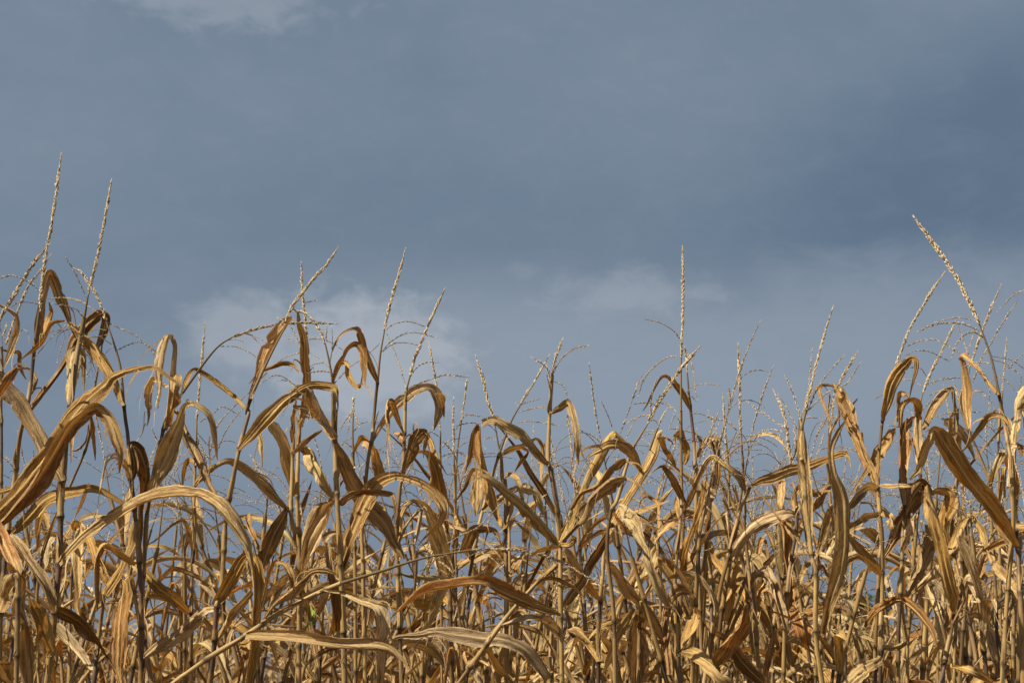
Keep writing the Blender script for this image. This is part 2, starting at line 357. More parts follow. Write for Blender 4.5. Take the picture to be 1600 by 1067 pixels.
def stalk(mb, P, r, nodes, rng, sides=10, bias=None):
    """jointed stem from the ground up: swollen nodes, loose sheath over part of each internode"""
    L = arclen(P); nodes = sorted(nodes); step = 0.012 if sides > 7 else 0.05
    s = np.unique(np.concatenate([np.linspace(0, L[-1], max(int(L[-1]/step), 4))] + [np.array([n-0.012, n-0.004, n, n+0.004, n+0.014]) for n in nodes]))
    s = s[(s >= 0) & (s <= L[-1])]
    C = np.stack([np.interp(s, L, P[:, i]) for i in range(3)], 1)
    rad = r*(1.0 - 0.25*s/L[-1]) if np.isscalar(r) else np.interp(s, L, r)
    k = np.searchsorted(nodes, s) if nodes else np.zeros(len(s), int)
    pal = np.array(STALK_TONES); nn = len(nodes)+2
    pick = rng.choice(len(pal), nn, p=bias if bias is not None else [0.2, 0.22, 0.2, 0.12, 0.12, 0.14])
    sheath = rng.uniform(0.2, 0.85, nn); col = np.empty((len(s), 3)); rad = np.array(rad, float)
    ed = [0]+list(nodes)+[L[-1]+0.3]
    for j in range(len(s)):
        a, b = ed[min(k[j], len(ed)-2)], ed[min(k[j]+1, len(ed)-1)]
        f = (s[j]-a)/max(b-a, 1e-4)
        c = pal[pick[k[j] % nn]]
        if f < sheath[k[j] % nn]: c = 0.5*c + 0.5*np.array((0.42, 0.28, 0.10)); rad[j] *= 1.17
        col[j] = c
    for n in nodes:
        g = np.exp(-((s-n)/0.009)**2); rad *= 1+0.28*g; col *= (1-0.6*g[:, None])
    tube(mb, C, rad, col, sides, rng.uniform(0, 300))
# ------------------------------------------------------------------ the front plants, surveyed from the photograph
# picture windows the survey was read in: origin and scale (source pixels 1600 x 1067)
TILES = dict(A=(0,400,3.953), B=(0,600,3.953), C=(0,797,3.953), D=(280,400,3.953), E=(280,600,3.953), F=(280,797,3.953),
             G=(560,400,3.953), H=(560,600,3.953), I=(560,797,3.953), J=(840,500,3.953), K=(840,640,3.953), L=(840,797,3.953),
             M=(1100,480,3.953), N=(1100,640,3.953), O=(1100,797,3.953), P=(1280,400,3.953), Q=(1280,600,3.953), R=(1280,797,3.953),
             U=(0,200,2.425), V=(1140,320,2.667), W=(740,380,2.964), Z=(0,0,1.0))
# S stalk from its top down; K tassel spike and R tassel branch from base to tip; L + tone (+ lit side / - shaded side to the viewer) leaf: x,y,width
PLANTS = [
('corn plant bearing the tallest tassel spike of all, long brown hooked flag leaf below it', 4.25, 4.6, '''
S A 213,560 205,640 190,780 172,900 150,990 B 118,350 95,560 60,780 C 40,200 20,420 5,600 -5,1067
K9 U 152,700 158,600 166,540 178,450 195,370 212,250 232,105
N A 213,560 235,400 250,280 255,200
R5 A 250,225 190,170 80,122 0,138 -40,160
R4 A 255,300 180,285 110,290 60,320
R4 A 300,265 400,258 500,285 600,345
R4 A 230,500 300,470 390,450
Ld- A 213,560,22 228,450,48 262,280,44 300,110,34 345,180,48 395,300,56 425,410,40 470,505,18
Lt A 213,555,14 250,500,28 290,420,34 312,340,26 308,280,8
Lt A 130,640,8 230,560,32 290,480,32 330,420,30 400,400,16
Ld- A 150,990,30 250,860,50 345,740,34 415,620,40 470,510,66 545,415,72 612,360,62 655,385,50 640,470,44 595,575,16
Ly C 30,140,40 60,240,80 85,330,95 110,400,35
Ld A 150,1000,20 180,880,20 215,760,24 180,700,16 100,705,24 40,760,20
'''),
('thick dark-jointed stalk under the second tallest tassel spike, wide brown blades crossing it', 4.1, 5.6, '''
S A 520,380 500,500 478,600 455,760 435,930 B 412,320 388,590 375,760 370,1040 C 352,480 330,730 292,1067
K8 A 545,240 570,130 600,10 U 400,330 422,200
N A 505,470 545,240
R4 A 400,5 450,80 490,160 525,240
R4 A 540,300 470,270 400,258
R4 A 525,390 470,330 410,310 330,295
R4 A 505,480 420,430 380,460 320,500 215,625
R3 A 500,500 590,455 640,455
R4 A 490,540 590,495 690,545
R3 A 400,500 375,580 355,650
Lp A 440,930,26 428,790,62 432,670,74 455,600,64 495,590,54 515,690,34 518,830,10
Ld B 388,592,62 310,460,80 240,330,92 170,200,98 110,85,100 40,-5,80 -30,-70,40
Ltf Z 93,881,11 125,845,16 152,822,21 190,800,24 228,782,25 266,774,23 304,774,22 325,780,26 345,795,30 365,820,31 380,850,24 392,885,7
Ld C 330,615,52 400,640,62 470,680,58 550,760,46 610,830,32 680,950,20 716,1012,6
Ld- C 60,150,34 140,260,64 230,410,64 310,560,62 340,620,22
'''),
('corn plant leaning a long pale side spike over its arching drooped tassel branches', 4.35, 4.4, '''
S A 765,920 775,1010 B 790,330 800,500 810,600 825,720 840,860 C 842,60 860,330 872,600 872,1067
K7 A 655,400 640,350 600,250 550,170 510,110 472,85
N A 765,920 745,700 710,560 655,400
R4 A 662,410 760,455 850,500 930,580 1000,665
R4 A 720,585 800,545 880,535 975,600
R3 A 700,560 680,570 640,615
R3 A 690,480 600,500 560,500
Lt+ A 768,922,26 730,815,54 672,700,66 612,610,80 550,520,76 492,455,46 435,410,16
Ld- B 812,600,20 830,500,60 812,380,44 858,420,84 902,530,112 892,640,96 872,770,80 C 870,100,74 845,310,28
Lt B 805,770,24 700,705,42 590,652,48 490,655,64 370,682,80 260,740,84 170,830,78 105,895,56 60,942,20
Lt C 842,330,22 745,268,44 700,222,48 650,205,54 612,240,58 590,350,58 592,480,42 598,625,10
Lp B 800,590,20 785,520,40 770,470,20 700,455,14 650,500,16 620,630,6
Lo C 760,430,22 752,560,64 738,700,76 733,850,84 735,1000,64 740,1090,44
'''),
('short stalk ending in one upright tan blade beside the pale arching leaf', 4.5, 4.6, '''
S C 640,560 620,700 600,850 590,960 580,1067
Lt C 625,560,38 695,440,64 760,320,76 808,170,78 832,50,50
Lp C 600,860,14 575,975,22 480,880,62 420,800,74 330,700,74 240,620,26
'''),
('stalk below a pale torn leaf bent like a hook, its tassel bowed almost flat', 4.4, 4.0, '''
S B 1075,60 1050,150 1015,260 975,430 935,620 915,760 C 905,60 885,400 875,700 880,1067
N A 1062,940 D 140,680 240,560 330,500
K7 D 330,500 400,475 440,460 540,435 640,420 800,412 962,420
R4 D 250,558 350,560 440,600 520,665
R4 D 390,475 500,510 560,560
R3 D 370,480 430,480 480,525
R3 D 300,520 350,515 400,530
Lp A 1018,1060,40 1042,880,52 1062,700,42 1075,560,38 1048,505,54 1022,560,66 1002,720,54 992,860,32 980,945,6
Lp A 1025,815,24 985,785,30 948,775,42 935,870,42 925,980,20 908,1050,4
Lt A 1030,1045,40 1070,900,54 1085,740,58
Lt D 8,870,14 48,775,30 85,705,22 140,720,32 240,800,42 340,885,32 432,972,8
Lp+f B 935,690,40 962,590,76 1022,450,128 1080,320,116 1120,205,62 1152,142,42 1208,138,42 1285,200,46 1322,320,36 1342,465,6
Ld E -20,160,30 40,310,76 110,470,86 175,610,64 240,720,50 330,830,60 400,960,30
'''),
('thin stalk with a broad grey frayed blade drooping to lower left of it', 4.6, 3.3, '''
S B 1200,760 C 1205,60 1195,260 1183,500 1178,640 1180,850 1175,1067
Lt C 1182,645,24 1100,575,56 1000,490,58 900,400,54 825,325,40
Lt C 1190,250,14 1160,120,30 1130,60,20 1060,92,16 980,170,12 900,215,6
Ld C 1195,330,14 1230,420,30 1290,470,14
'''),
('strongly slanting brown stalk with stiff upright orange flag leaf and a spike pointing up right', 4.2, 4.6, '''
S D 440,880 415,970 E 430,180 370,400 350,500 310,700 280,860 F 285,60 262,470 232,600 212,900 190,1067
N D 440,880 560,620 660,430
K9 D 650,420 700,310 760,230 840,130 905,60 975,-40
R4 D 690,440 740,530 745,560
R3 D 660,410 620,390 605,380
R3 D 770,290 845,275
Lo+ D 440,880,24 482,770,46 545,640,66 605,520,80 662,425,74 702,378,24
Lt+f E 370,405,22 430,330,46 530,220,68 640,110,68 730,40,62 800,8,54 880,8,48 950,22,38 975,65,20 980,150,10 955,245,4
Lt+ F 215,590,36 270,520,64 330,420,80 390,320,76 432,288,44 470,320,60 482,450,68 474,600,66 466,730,58 450,900,62 425,1067,50
Lp+ F 225,600,30 150,620,62 60,690,84 -30,760,94 -130,830,84 -225,915,36
Lp F 232,780,30 300,660,62 380,570,58 445,495,36
'''),
('plant with a straight vertical tassel spike rising right behind the slanted one', 4.7, 3.8, '''
S D 755,1050 E 750,180 740,330 733,500 730,700 742,1000 F 748,200 750,450 745,700 728,1067
N D 755,1050 790,800 778,600 742,430
K7 D 790,520 778,380 765,250 758,150 755,50
R4 D 745,525 850,512 940,535 1012,582
R4 D 742,602 820,605 920,682
R4 D 742,598 660,625 600,662
R3 D 742,545 700,515 660,512
R4 D 725,805 640,745 580,740 510,782
R3 D 728,812 660,770 590,768
R3 D 790,700 830,670 890,660
Lt- D 752,1055,20 770,950,48 786,800,50 782,650,54 767,500,52 742,420,36 733,345,12
Lo D 742,712,10 700,668,26 640,660,32 580,680,32 500,712,26 428,790,6
Lp+ E 712,690,20 685,580,54 652,460,84 612,350,98 562,272,76 522,250,44 500,290,32 520,380,42 512,510,6
Lp+ E 740,380,30 812,410,92 852,500,86 892,600,66 932,700,24
LG F 752,770,8 800,700,18 824,645,28 815,592,6
Lt F 745,450,30 790,600,30 800,700,50 860,980,30
'''),
('smooth stalk set close beside its neighbour, long yellow-brown arch leaf kinked like an elbow', 4.45, 4.2, '''
Sp E 705,200 702,400 698,560 690,785 715,920 F 740,110 745,250 742,480 738,1067
Lt+ E 690,788,26 632,712,52 542,630,64 452,560,60 372,500,48 300,474,32 222,508,26 160,560,24 100,625,14
Ld- E 668,770,30 622,850,88 572,960,98 532,1070,88 512,1150,66 545,1235,26
Lt E 700,420,14 740,390,40 800,330,40 875,280,14
Ly E 700,360,16 705,260,30 712,180,30 716,100,12
'''),
('tall dark stalk holding a bowed dark tassel, huge folded leaf falling from its side', 4.15, 4.6, '''
S D 950,1060 E 955,60 962,370 970,600 985,870 F 1000,390 1014,700 1022,1067
N D 950,1060 948,800 932,680 905,555
K7 D 905,555 880,480 845,425 800,372 765,350 728,345
R4 D 905,560 912,440
R3 D 932,660 945,560 942,440
R4 D 940,720 870,710 800,722
R4 D 945,800 1050,690 1110,650
Ld- E 965,370,32 1010,470,86 1062,590,98 1122,700,96 1200,790,106 1290,900,84 1340,1000,62 1385,1075,26
Lt E 972,320,44 930,255,74 860,205,64 780,160,42 700,135,20
Lp+ E 962,335,42 922,250,86 870,140,86 820,55,54 788,20,20
Lp E 966,715,44 932,760,116 880,860,138 830,970,118 790,1080,84 758,1195,36
Ld H -120,740,34 -60,690,48 20,665,48 120,660,42 210,675,32 232,740,30 236,835,6
Lo D 952,795,16 985,690,40 1012,630,28 1045,568,28 1090,545,40 1132,592,50 1142,690,46 1152,812,6
Lt D 985,675,30 1025,665,40 1046,750,46 1090,812,28 1122,800,20 1140,705,8
Ld F 960,750,50 945,600,80 925,400,52 915,200,30
'''),
('slender pale stalk topped by a long thin tilted spike over a pale twisted leaf', 4.4, 3.8, '''
Sp G 118,780 105,900 90,1060 H 85,340 62,450 42,640 30,850 I 20,150 30,400 42,1067
N G 118,780 135,610 160,465
K7 G 160,465 178,370 215,230 255,100 287,-30
R4 G 165,462 220,420 310,405 415,437
R4 G 132,605 200,530 290,480 370,475 472,502
R4 G 175,480 220,580 260,690 290,800
R4 G 150,592 210,545 290,535 372,552
R3 G 130,540 100,570 60,605
Ld+ G 118,782,20 76,685,36 35,585,36 5,470,38 -25,450,22 -105,490,14 -145,560,12 -175,640,4
Lp+ H 72,378,22 140,280,48 220,180,70 312,95,80 382,45,66 425,30,60 470,70,86 490,140,82 476,220,48 460,290,8
Lp H 470,60,20 515,70,34 532,130,28 528,215,5
Lt E 1180,380,20 1210,410,52 1225,500,60 1245,600,30
'''),
('plant with a dark tilted spike and a wide arching leaf folded into a hoop below', 4.3, 3.6, '''
S H 295,40 290,100 285,310 275,550 258,640 242,850 I 238,200 240,330 250,600 268,1067
N G 290,950 300,820 320,740
K7 G 318,745 345,640 370,580 430,430 480,320 528,215
R4 G 312,755 370,680 430,655 482,658
R5 G 305,835 380,785 440,765 540,735 672,748
R4 G 255,895 300,840 330,810
Lt H 282,300,20 250,200,38 215,125,38 180,115,48 165,180,48 175,280,36 176,400,20 190,545,5
Lo H 288,345,54 255,320,48 215,296,12
Ld- H 275,550,22 302,480,64 332,400,84 367,330,90 402,295,64 428,312,36 412,380,22 405,455,5
Lt H 415,290,30 450,350,38 480,430,26 542,555,5
Lt+f H -120,1190,42 -95,1080,74 -50,950,90 0,820,90 62,700,80 140,602,76 240,565,64 330,585,60 420,630,54 490,700,66 520,780,60 495,860,36 430,930,20 368,1002,4
Lp H 240,990,16 290,880,26 350,790,30 390,770,20 370,900,26 350,1000,4
Lt H 245,980,14 262,820,30 300,740,36 350,720,30 395,760,14
Lp I 260,380,14 330,395,32 430,410,48 510,435,54 532,480,60 480,600,66 420,720,54 348,855,6
Lt I 262,300,30 235,240,60 200,120,66 140,20,50
'''),
('plant with a very wide orange-brown blade standing up from a low joint', 4.75, 3.8, '''
S H 548,880 553,1000 I 545,150 560,400 575,850 578,1067
Lo H 548,892,26 532,780,64 506,650,92 472,520,92 430,440,64 388,420,30 345,442,12
Lp+ I 562,432,42 530,320,80 490,200,80 450,80,76 400,-20,64 350,-60,36 280,-40,22 225,45,8
Lt I 575,600,20 520,540,50 400,580,66 300,560,40 230,480,20 60,500,10
Lg I 575,700,24 620,600,44 660,500,30 640,400,12
'''),
('pair of thin straight tassel spikes, leaf hooked down left of the widest sky gap', 5.2, 3.0, '''
S H 590,500 598,720 595,880 582,1030 I 588,400 592,900
N H 590,500 590,420
K6 H 590,425 588,300 585,220 588,100
R4 H 590,420 560,450 520,470
R4 H 592,430 640,420 655,445
R4 H 596,290 660,195 755,200
R4 H 600,260 680,240 740,245
R4 H 590,560 540,555 640,550
Lt H 600,722,16 650,640,32 690,560,38 730,535,38 737,620,50 738,720,50 727,815,6
Lt H 590,950,14 612,880,22 600,820,24 550,790,8
'''),
('thin plant whose folded tassel bends over beside the sky gap', 5.3, 2.6, '''
S H 598,700 600,900 I 600,400 605,1067
N H 600,690 610,430 640,200 G 640,1000
K5 G 640,1010 648,930 660,850 672,755
R3 H 605,560 640,540
Lt H 600,1000,14 612,900,26 600,820,20
'''),
('thin leaning plant in front of the widest sky gap, curled narrow leaves on one side', 4.7, 3.2, '''
S H 870,430 830,560 790,700 750,850 720,1000 I 700,330 640,680 605,1067
N H 870,430 940,240 G 1000,920
K6 G 1000,920 1040,850 1080,790 1130,700 1178,615
R4 G 1002,920 1050,900 1112,885
R4 G 990,965 1080,940 1168,930
R4 G 980,1030 1060,1020 1232,1045
R3 G 1000,935 980,920 980,905
Lt H 862,442,14 930,410,32 1000,390,28 1060,355,18 1110,350,18 1135,420,22 1130,520,18 1120,610,3
Ld H 1010,392,14 1040,420,24 1010,470,26 963,535,5
Lp H 765,782,20 832,730,44 900,690,44 970,645,40 1040,640,56 1100,670,50 1130,750,42 1142,810,8
Ld H 650,1040,60 680,960,76 720,900,66 790,895,44 850,920,34 880,990,6
'''),
('broken-off stalk with a blunt pale stub on top', 4.6, 4.0, '''
S H 905,585 912,700 908,880 905,1060 I 912,300 915,900 915,1067
Lt H 905,892,30 870,810,44 822,650,66 787,520,66 757,380,54 745,268,42 718,268,34 700,380,42 680,460,26 657,555,5
Lt H 918,880,26 930,780,40 925,690,34
Lt I 912,470,16 950,400,40 1000,310,40 1040,240,14
Ld I 910,720,20 1000,640,52 1060,690,12
'''),
('pale bare-topped plant with fluffy upright tassel and one thin crooked leaf hanging', 3.9, 4.0, '''
Sp J 90,340 75,570 65,860 K 75,360 105,520 125,640 135,830 L 135,180 140,300 142,600 152,1067
N J 90,340 92,300
K9 J 92,310 105,250 125,195 145,140
R7 J 95,330 120,280 165,220 230,175 305,158
R7 J 82,390 65,320 40,280 -20,240
R4 J 100,380 150,400 180,460 190,520 180,640
Ld J 75,578,16 130,540,32 192,518,38 216,590,46 233,700,40 241,800,28 256,892,5
Ly+ H 1175,495,26 1100,425,54 1000,330,60 910,260,60 850,225,50 800,230,38 762,252,8
Lt+f H 1240,988,30 1190,920,76 1100,810,92 1000,720,82 900,640,72 820,580,56 745,550,22
Ly K 140,850,20 80,858,42 0,882,28 -65,925,5
Lt K 138,845,20 190,832,34 232,800,34 212,785,6
Ly+ K 132,820,26 190,680,48 257,530,50 312,390,78 372,270,90 430,170,70 470,135,44 530,190,54 590,280,54 630,350,38 652,405,8
Lt K 150,815,20 222,730,34 282,650,46 332,540,68 432,450,84 512,420,62 560,430,12
Lt K 200,620,16 262,520,30 352,460,56 432,380,62 500,320,52 540,300,18
Ly K 655,405,14 602,290,54 540,230,66 450,212,56 370,250,38 288,312,6
Lof I 1250,646,14 1130,605,50 1000,552,72 880,500,84 790,462,78 700,455,66 580,480,54 440,500,58 320,565,42 218,642,8
Lg I 1235,742,54 1160,690,80 1070,665,50 970,680,28 888,702,6
'''),
('plant with a steep tan flag leaf bent sharply at the top, dark twisted blade below', 4.3, 3.8, '''
S K 460,700 430,780 L 420,150 400,400 395,470 378,700 375,1067
N K 690,250 735,130 J 745,665
K5 J 745,665 765,610 797,555
R4 J 740,685 690,682 648,702
R3 J 742,640 722,618 698,622
R3 J 700,770 670,750 645,735
Ly+ K 425,790,30 500,640,54 582,500,60 652,380,66 712,240,72 745,150,54 765,128,26
Lt K 758,165,40 790,240,38 832,310,32 862,385,5
Ld- K 780,172,10 810,175,26 840,215,6
Lp+ K 500,595,24 550,640,76 602,710,92 642,790,66 682,880,60 702,970,58 745,1100,58 805,1215,18
Ld- L 435,145,50 370,230,76 310,340,66 270,440,60 200,540,62 145,595,16
Lt L 395,570,22 330,490,50 250,370,50 190,270,40 160,230,12
Lt L 385,930,30 330,820,60 240,740,56 190,735,14
'''),
('plant with the single tall bolt-upright spike, thin curved branches both sides', 4.6, 3.2, '''
S J 885,560 888,900 K 890,600 880,700 L 872,200 850,420 L 855,700 860,1067
N J 885,560 886,300 888,200
K8 J 888,240 892,100 W 970,300 970,160 968,22
R4 J 878,115 830,60 750,15 660,-5
R5 J 880,220 800,235 720,290 660,360 622,465
R4 J 905,170 940,240 965,330 972,420 987,490
R3 J 880,640 850,590 810,670
Lt K 885,660,20 940,650,22 862,685,34 790,740,34 718,812,10
Lt K 905,880,20 880,700,40 872,600,44 862,540,20
'''),
('plant with a bushy thick pale tassel leaning right across the upright spike', 4.1, 3.6, '''
S J 600,770 560,870 540,930 K 490,560 450,640 L 430,250 470,640 480,1067
N J 600,770 680,640
K9 J 680,640 720,560 800,430 850,350 900,280 995,172
R7 J 705,590 640,592 560,632
R7 J 730,520 760,470 820,420
R6 J 702,600 700,500 735,365
R4 J 730,530 690,510 590,518
R5 J 760,515 800,520 850,560
R5 J 510,700 560,570 600,450 640,352
R4 J 460,660 435,590 398,512
Lt K 470,630,14 500,690,30 560,760,34 640,810,20
'''),
('stalk with a thin brown leaf looping over beside the upright tall spike', 4.75, 3.6, '''
S J 935,480 950,600 970,800 972,950 K 980,500 L 985,100 1000,500 1012,850 1015,1067
N J 935,480 922,300
K5 J 925,330 922,260 910,190
R4 J 900,468 960,410 1030,395 1112,402
R3 J 920,470 950,470 968,492
R4 J 950,575 1010,580 1080,610 1160,625 1245,695
Lt J 940,548,18 905,480,38 862,410,44 812,356,28 770,350,22 730,410,16 690,490,16 648,565,4
Lp J 962,900,20 985,830,34 1010,765,30 965,690,8
Ld- K 988,470,10 K 925,590,20 875,490,54 830,410,44 780,350,28 740,360,16 698,392,5
Lt K 905,340,12 925,260,46 905,180,40 885,145,34 850,160,22 845,200,5
'''),
('plant hung with a cluster of rolled pale-ended leaves bunched round its stem', 4.5, 4.0, '''
S K 905,620 895,800 L 890,250 885,430 878,640 870,830 872,1067
N J 1040,760 1060,710
K5 J 1030,790 1060,710 1112,585
R5 J 1020,850 1060,760 1112,650
R5 J 1000,880 1010,830 1040,760
Lt K 905,622,20 960,520,40 1002,420,44 1042,330,44 1090,295,44 1150,340,50 1212,390,76 1265,440,76 1292,505,16
Ld- K 1095,512,24 1112,420,44 1112,320,50 1106,230,76 1082,180,56 1040,180,42 1008,235,20
Lt+ K 868,1025,42 910,900,66 950,780,60 990,660,56 1022,520,50 1032,440,50
Lp K 960,880,20 1000,700,44 1030,560,66 1050,500,80 1062,560,60 1068,620,24
Lt K 900,1030,34 932,960,66 962,880,54 1000,780,30
Lg L 970,190,50 1060,165,66 1150,152,56 1230,165,38 1275,205,8
Lo L 880,640,16 820,590,42 808,700,56 815,850,66 830,1020,50
'''),
('thin plant with drooping hairpin leaf in the pale patch of sky', 5.1, 2.6, '''
S K 745,760 750,900 L 760,400 760,1067
Lt K 745,765,10 748,660,16 745,595,18 720,555,22 672,530,22 632,570,16 605,690,5
R4 K 640,460 740,420 870,300
R4 K 745,720 650,705 560,700
K5 K 740,560 770,440 830,320
Lo L 770,500,20 740,380,60 790,370,110 835,440,50
'''),
('yellow leaning stalk snapped at the top with its leaf folded back down', 4.2, 4.0, '''
Sp N 285,470 268,520 230,600 180,780 142,940 112,1060 O 80,600 40,800 10,1000 0,1067
Lt+ N 290,470,20 350,450,54 430,420,66 540,380,56 650,345,50 760,310,46 850,275,40 890,286,22 906,355,5
Ld N 290,470,14 360,540,16 450,640,16 500,690,5
Ly N 295,475,8 370,560,9 450,640,9 530,740,9 612,835,6
Lp N 150,928,30 200,850,64 270,760,76 360,700,76 450,660,60 530,645,44 588,662,8
Lp N 150,945,10 190,940,24 175,1040,10
Lo O 60,960,40 120,880,96 190,750,118 240,640,66 268,580,20
Ld O 70,755,20 140,800,48 200,890,84 270,980,84 365,1065,50
'''),
('plant with a slim vertical spike standing alone over short fine branches', 4.9, 2.6, '''
S M 232,850 245,1067 N 258,900 O 265,250 265,560 290,750 305,900 310,1067
N M 232,850 222,640
K7 M 228,760 222,640 220,480 212,240
R4 M 222,785 160,712 80,690 -20,660
R4 M 228,880 180,900 130,950
R3 M 235,880 360,880
Lt O 265,560,20 300,545,34 350,480,36 380,440,14
Lt O 262,575,20 230,500,50 150,400,50 90,330,40 40,220,14
Lt O 268,530,22 240,440,66 230,380,30
'''),
('little plant with a short fine dark spike next to dark hooked leaf tops', 5.6, 2.2, '''
S M 135,800 150,1000 N 155,600 O 160,400 165,1067
K5 M 138,850 130,750 118,550
R3 M 150,960 200,830 220,800
Ld N 150,640,10 130,580,20 100,560,14
'''),
('plant with clustered pale tassels fanning out wide below the swaying spike', 4.4, 3.6, '''
S N 560,500 575,700 O 540,300 520,450 500,700 490,1067
N M 540,960 520,800
K8 M 545,980 520,850 505,720 475,610 435,525
R6 M 500,745 400,680 270,585
R5 M 495,770 380,760 265,825
R5 M 515,905 470,800 400,780
R6 M 575,950 570,850 555,735
R5 M 560,900 620,700 710,685
Lt N 560,620,20 555,560,36 600,470,50 690,520,34 780,460,12
Lt N 480,640,16 475,560,44 480,450,40 450,480,10
Lt O 505,700,20 520,520,50 500,300,60 480,100,60 430,90,30
Lo O 560,555,30 592,650,76 618,750,66 632,855,12
'''),
('swaying plant with the tall feathery spike above two long vertical yellow leaves', 3.9, 4.2, '''
Sp N 600,300 615,350 630,600 665,900 O 690,400 690,750 730,1067
N M 600,760 640,600
K7 M 625,640 660,500 700,330 740,180 795,5
R5 M 590,700 640,550 670,250
R6 M 620,680 720,470 860,300
R5 M 640,640 760,530 880,470 960,350
R5 M 600,700 560,560 500,420
Ly N 662,905,20 642,750,50 627,550,66 617,350,66 612,180,52 600,50,24
Ly+ O 735,760,32 780,560,70 832,380,76 857,200,78 860,50,84 840,-120,68 800,-250,44 785,-370,34 820,-460,34 872,-545,12
Lt O 690,420,14 730,340,26 790,440,26 830,490,8
'''),
('curly-topped plant with fine dark tendrils twisted at its tip near the shaggy leaf', 4.8, 2.8, '''
S M 760,960 770,1060 N 780,700 O 700,300 690,1067
N M 760,960 780,800 795,620
K5 M 770,880 790,700 800,560
R5 M 650,960 700,790 750,650
R5 M 690,800 760,700 830,670
R4 M 830,860 920,880 970,920
R4 M 700,880 800,865 900,890
Ld M 770,800,8 770,680,14 740,600,18 710,520,20 730,485,14 800,490,8
Ld M 810,770,8 775,700,10 765,620,14 775,535,12
Lt N 780,470,22 740,510,40 690,570,60 660,620,24
Lp N 700,900,22 750,760,56 790,640,54 800,590,20
Lp N 760,900,20 800,810,56 850,760,40 880,740,12
'''),
('plant with a broad curling flag leaf leaning left, short pale spike sprouting from its tip', 4.3, 3.6, '''
S N 1080,500 1088,650 1095,820 O 1080,330 1075,560 1060,800 1060,1067
N P 100,820 130,780
K7 P 118,800 160,720 225,608
R5 P 90,860 60,960 20,1060
R5 P 90,880 80,960 60,1050
Lt N 1080,492,26 1040,400,54 982,280,68 922,150,90 872,20,96 842,-60,78 818,-125,44 795,-162,16
Lp P 130,900,30 140,860,30 125,810,20
Lt P 155,1010,10 195,930,14 240,882,4
Lt P 150,960,14 105,1030,22 70,1130,30 75,1260,34
Ld P 70,1060,12 40,960,18 10,890,16 0,800,14 40,790,10 90,800,5
'''),
('dark grey jointed stalk under the tilted spike, slim folded brown leaf clasping its top', 4.25, 3.8, '''
S P 392,1010 385,1067 Q 365,480 362,640 375,800 390,960 R 390,330 388,540 380,690 382,870 375,1067
N P 395,1010 440,820 468,700
K7 P 462,718 505,590 560,450 640,310 700,210 768,112
R4 P 540,612 590,585 680,590 800,648
R4 P 545,556 640,520 740,525 872,602
R4 P 500,760 580,770 642,812
R4 P 560,690 620,690 660,738
R3 P 410,850 380,860 345,885
Lt P 393,1015,20 415,920,48 446,810,66 492,720,64 546,655,48 585,635,34 602,675,30 582,780,16 560,875,5
Lp Q 360,642,20 310,640,54 250,680,66 190,750,52 140,830,8
Lt Q 372,622,20 440,618,44 520,620,38 575,632,8
Lt Q 375,800,14 430,810,38 460,860,54 467,940,10
Lt Q 372,800,14 345,808,40 270,845,64 190,890,54 95,965,14
Lt R 382,402,20 330,340,60 270,260,66 210,190,44 175,155,8
Ly+ R 388,888,30 320,940,76 240,1010,82 150,1090,60
Ly R 385,850,30 440,846,48 500,832,42 542,814,12
Lo R 285,725,20 350,650,60 420,590,62 490,555,44 560,590,54 630,660,50 690,740,42 722,845,8
'''),
('plant with a vertical orange-brown leaf and a large dark folded blade pointing down', 4.4, 3.6, '''
S Q 530,745 520,900 R 515,150 510,350 497,600 490,800 488,1067
Lo Q 522,745,26 515,640,64 502,480,66 510,340,72 532,260,66 562,225,42 592,214,8
Ld- Q 385,1095,14 440,1000,54 500,870,98 562,740,122 612,650,100 645,620,66 670,680,48 665,765,8
Lp Q 520,1040,20 560,940,66 590,850,70 600,800,30
Lt Q 470,300,40 440,370,74 380,430,66 290,540,24 188,692,8
Lt R 530,545,14 572,430,66 622,300,104 662,180,98 665,90,56
Lp R 570,510,20 650,430,60 720,350,56 760,300,20
'''),
('plant whose pale straight spike leans right above a bunch of small curled leaf tips', 4.7, 3.0, '''
S P 612,960 605,1067 Q 610,400 625,560 R 560,600 545,900 545,1067
N P 612,960 640,840
K7 P 640,845 690,720 770,560 850,388
R4 P 640,810 720,770 880,750
R4 P 620,970 690,900 740,880
R4 P 680,860 760,830 880,830
Lt P 622,1012,26 592,920,56 552,900,50 516,940,44 500,1055,22
Lt P 560,880,12 530,845,22 490,850,34 480,920,34 484,1025,12
Lp Q 628,562,20 614,420,44 606,300,50 615,185,36
Lt Q 610,470,12 575,350,30 555,440,30 540,560,12
Lp Q 560,590,10 640,500,40 680,380,40 710,300,34
'''),
('plant with thin zigzag leaf and slack tassel branches left of the big leaning spike', 4.8, 3.0, '''
S Q 855,150 850,350 860,500 R 770,500 770,830 765,1067
N P 830,1060 830,830
K5 P 940,1000 870,900 835,790
R5 P 820,830 920,830 1000,840 1045,905
R4 P 690,1000 800,970 1012,962
R4 P 680,800 760,760 860,750
Lt+ P 632,1075,20 702,950,44 762,860,50 800,815,34 825,830,34 830,900,34 842,970,34 858,1045,12
Lp Q 770,225,26 822,245,50 872,285,44 916,350,38 962,475,6
Lt Q 855,320,30 810,300,50 800,220,30 830,170,20
Lt Q 800,1040,60 770,880,66 790,780,104 802,690,74 740,660,54 700,692,16
'''),
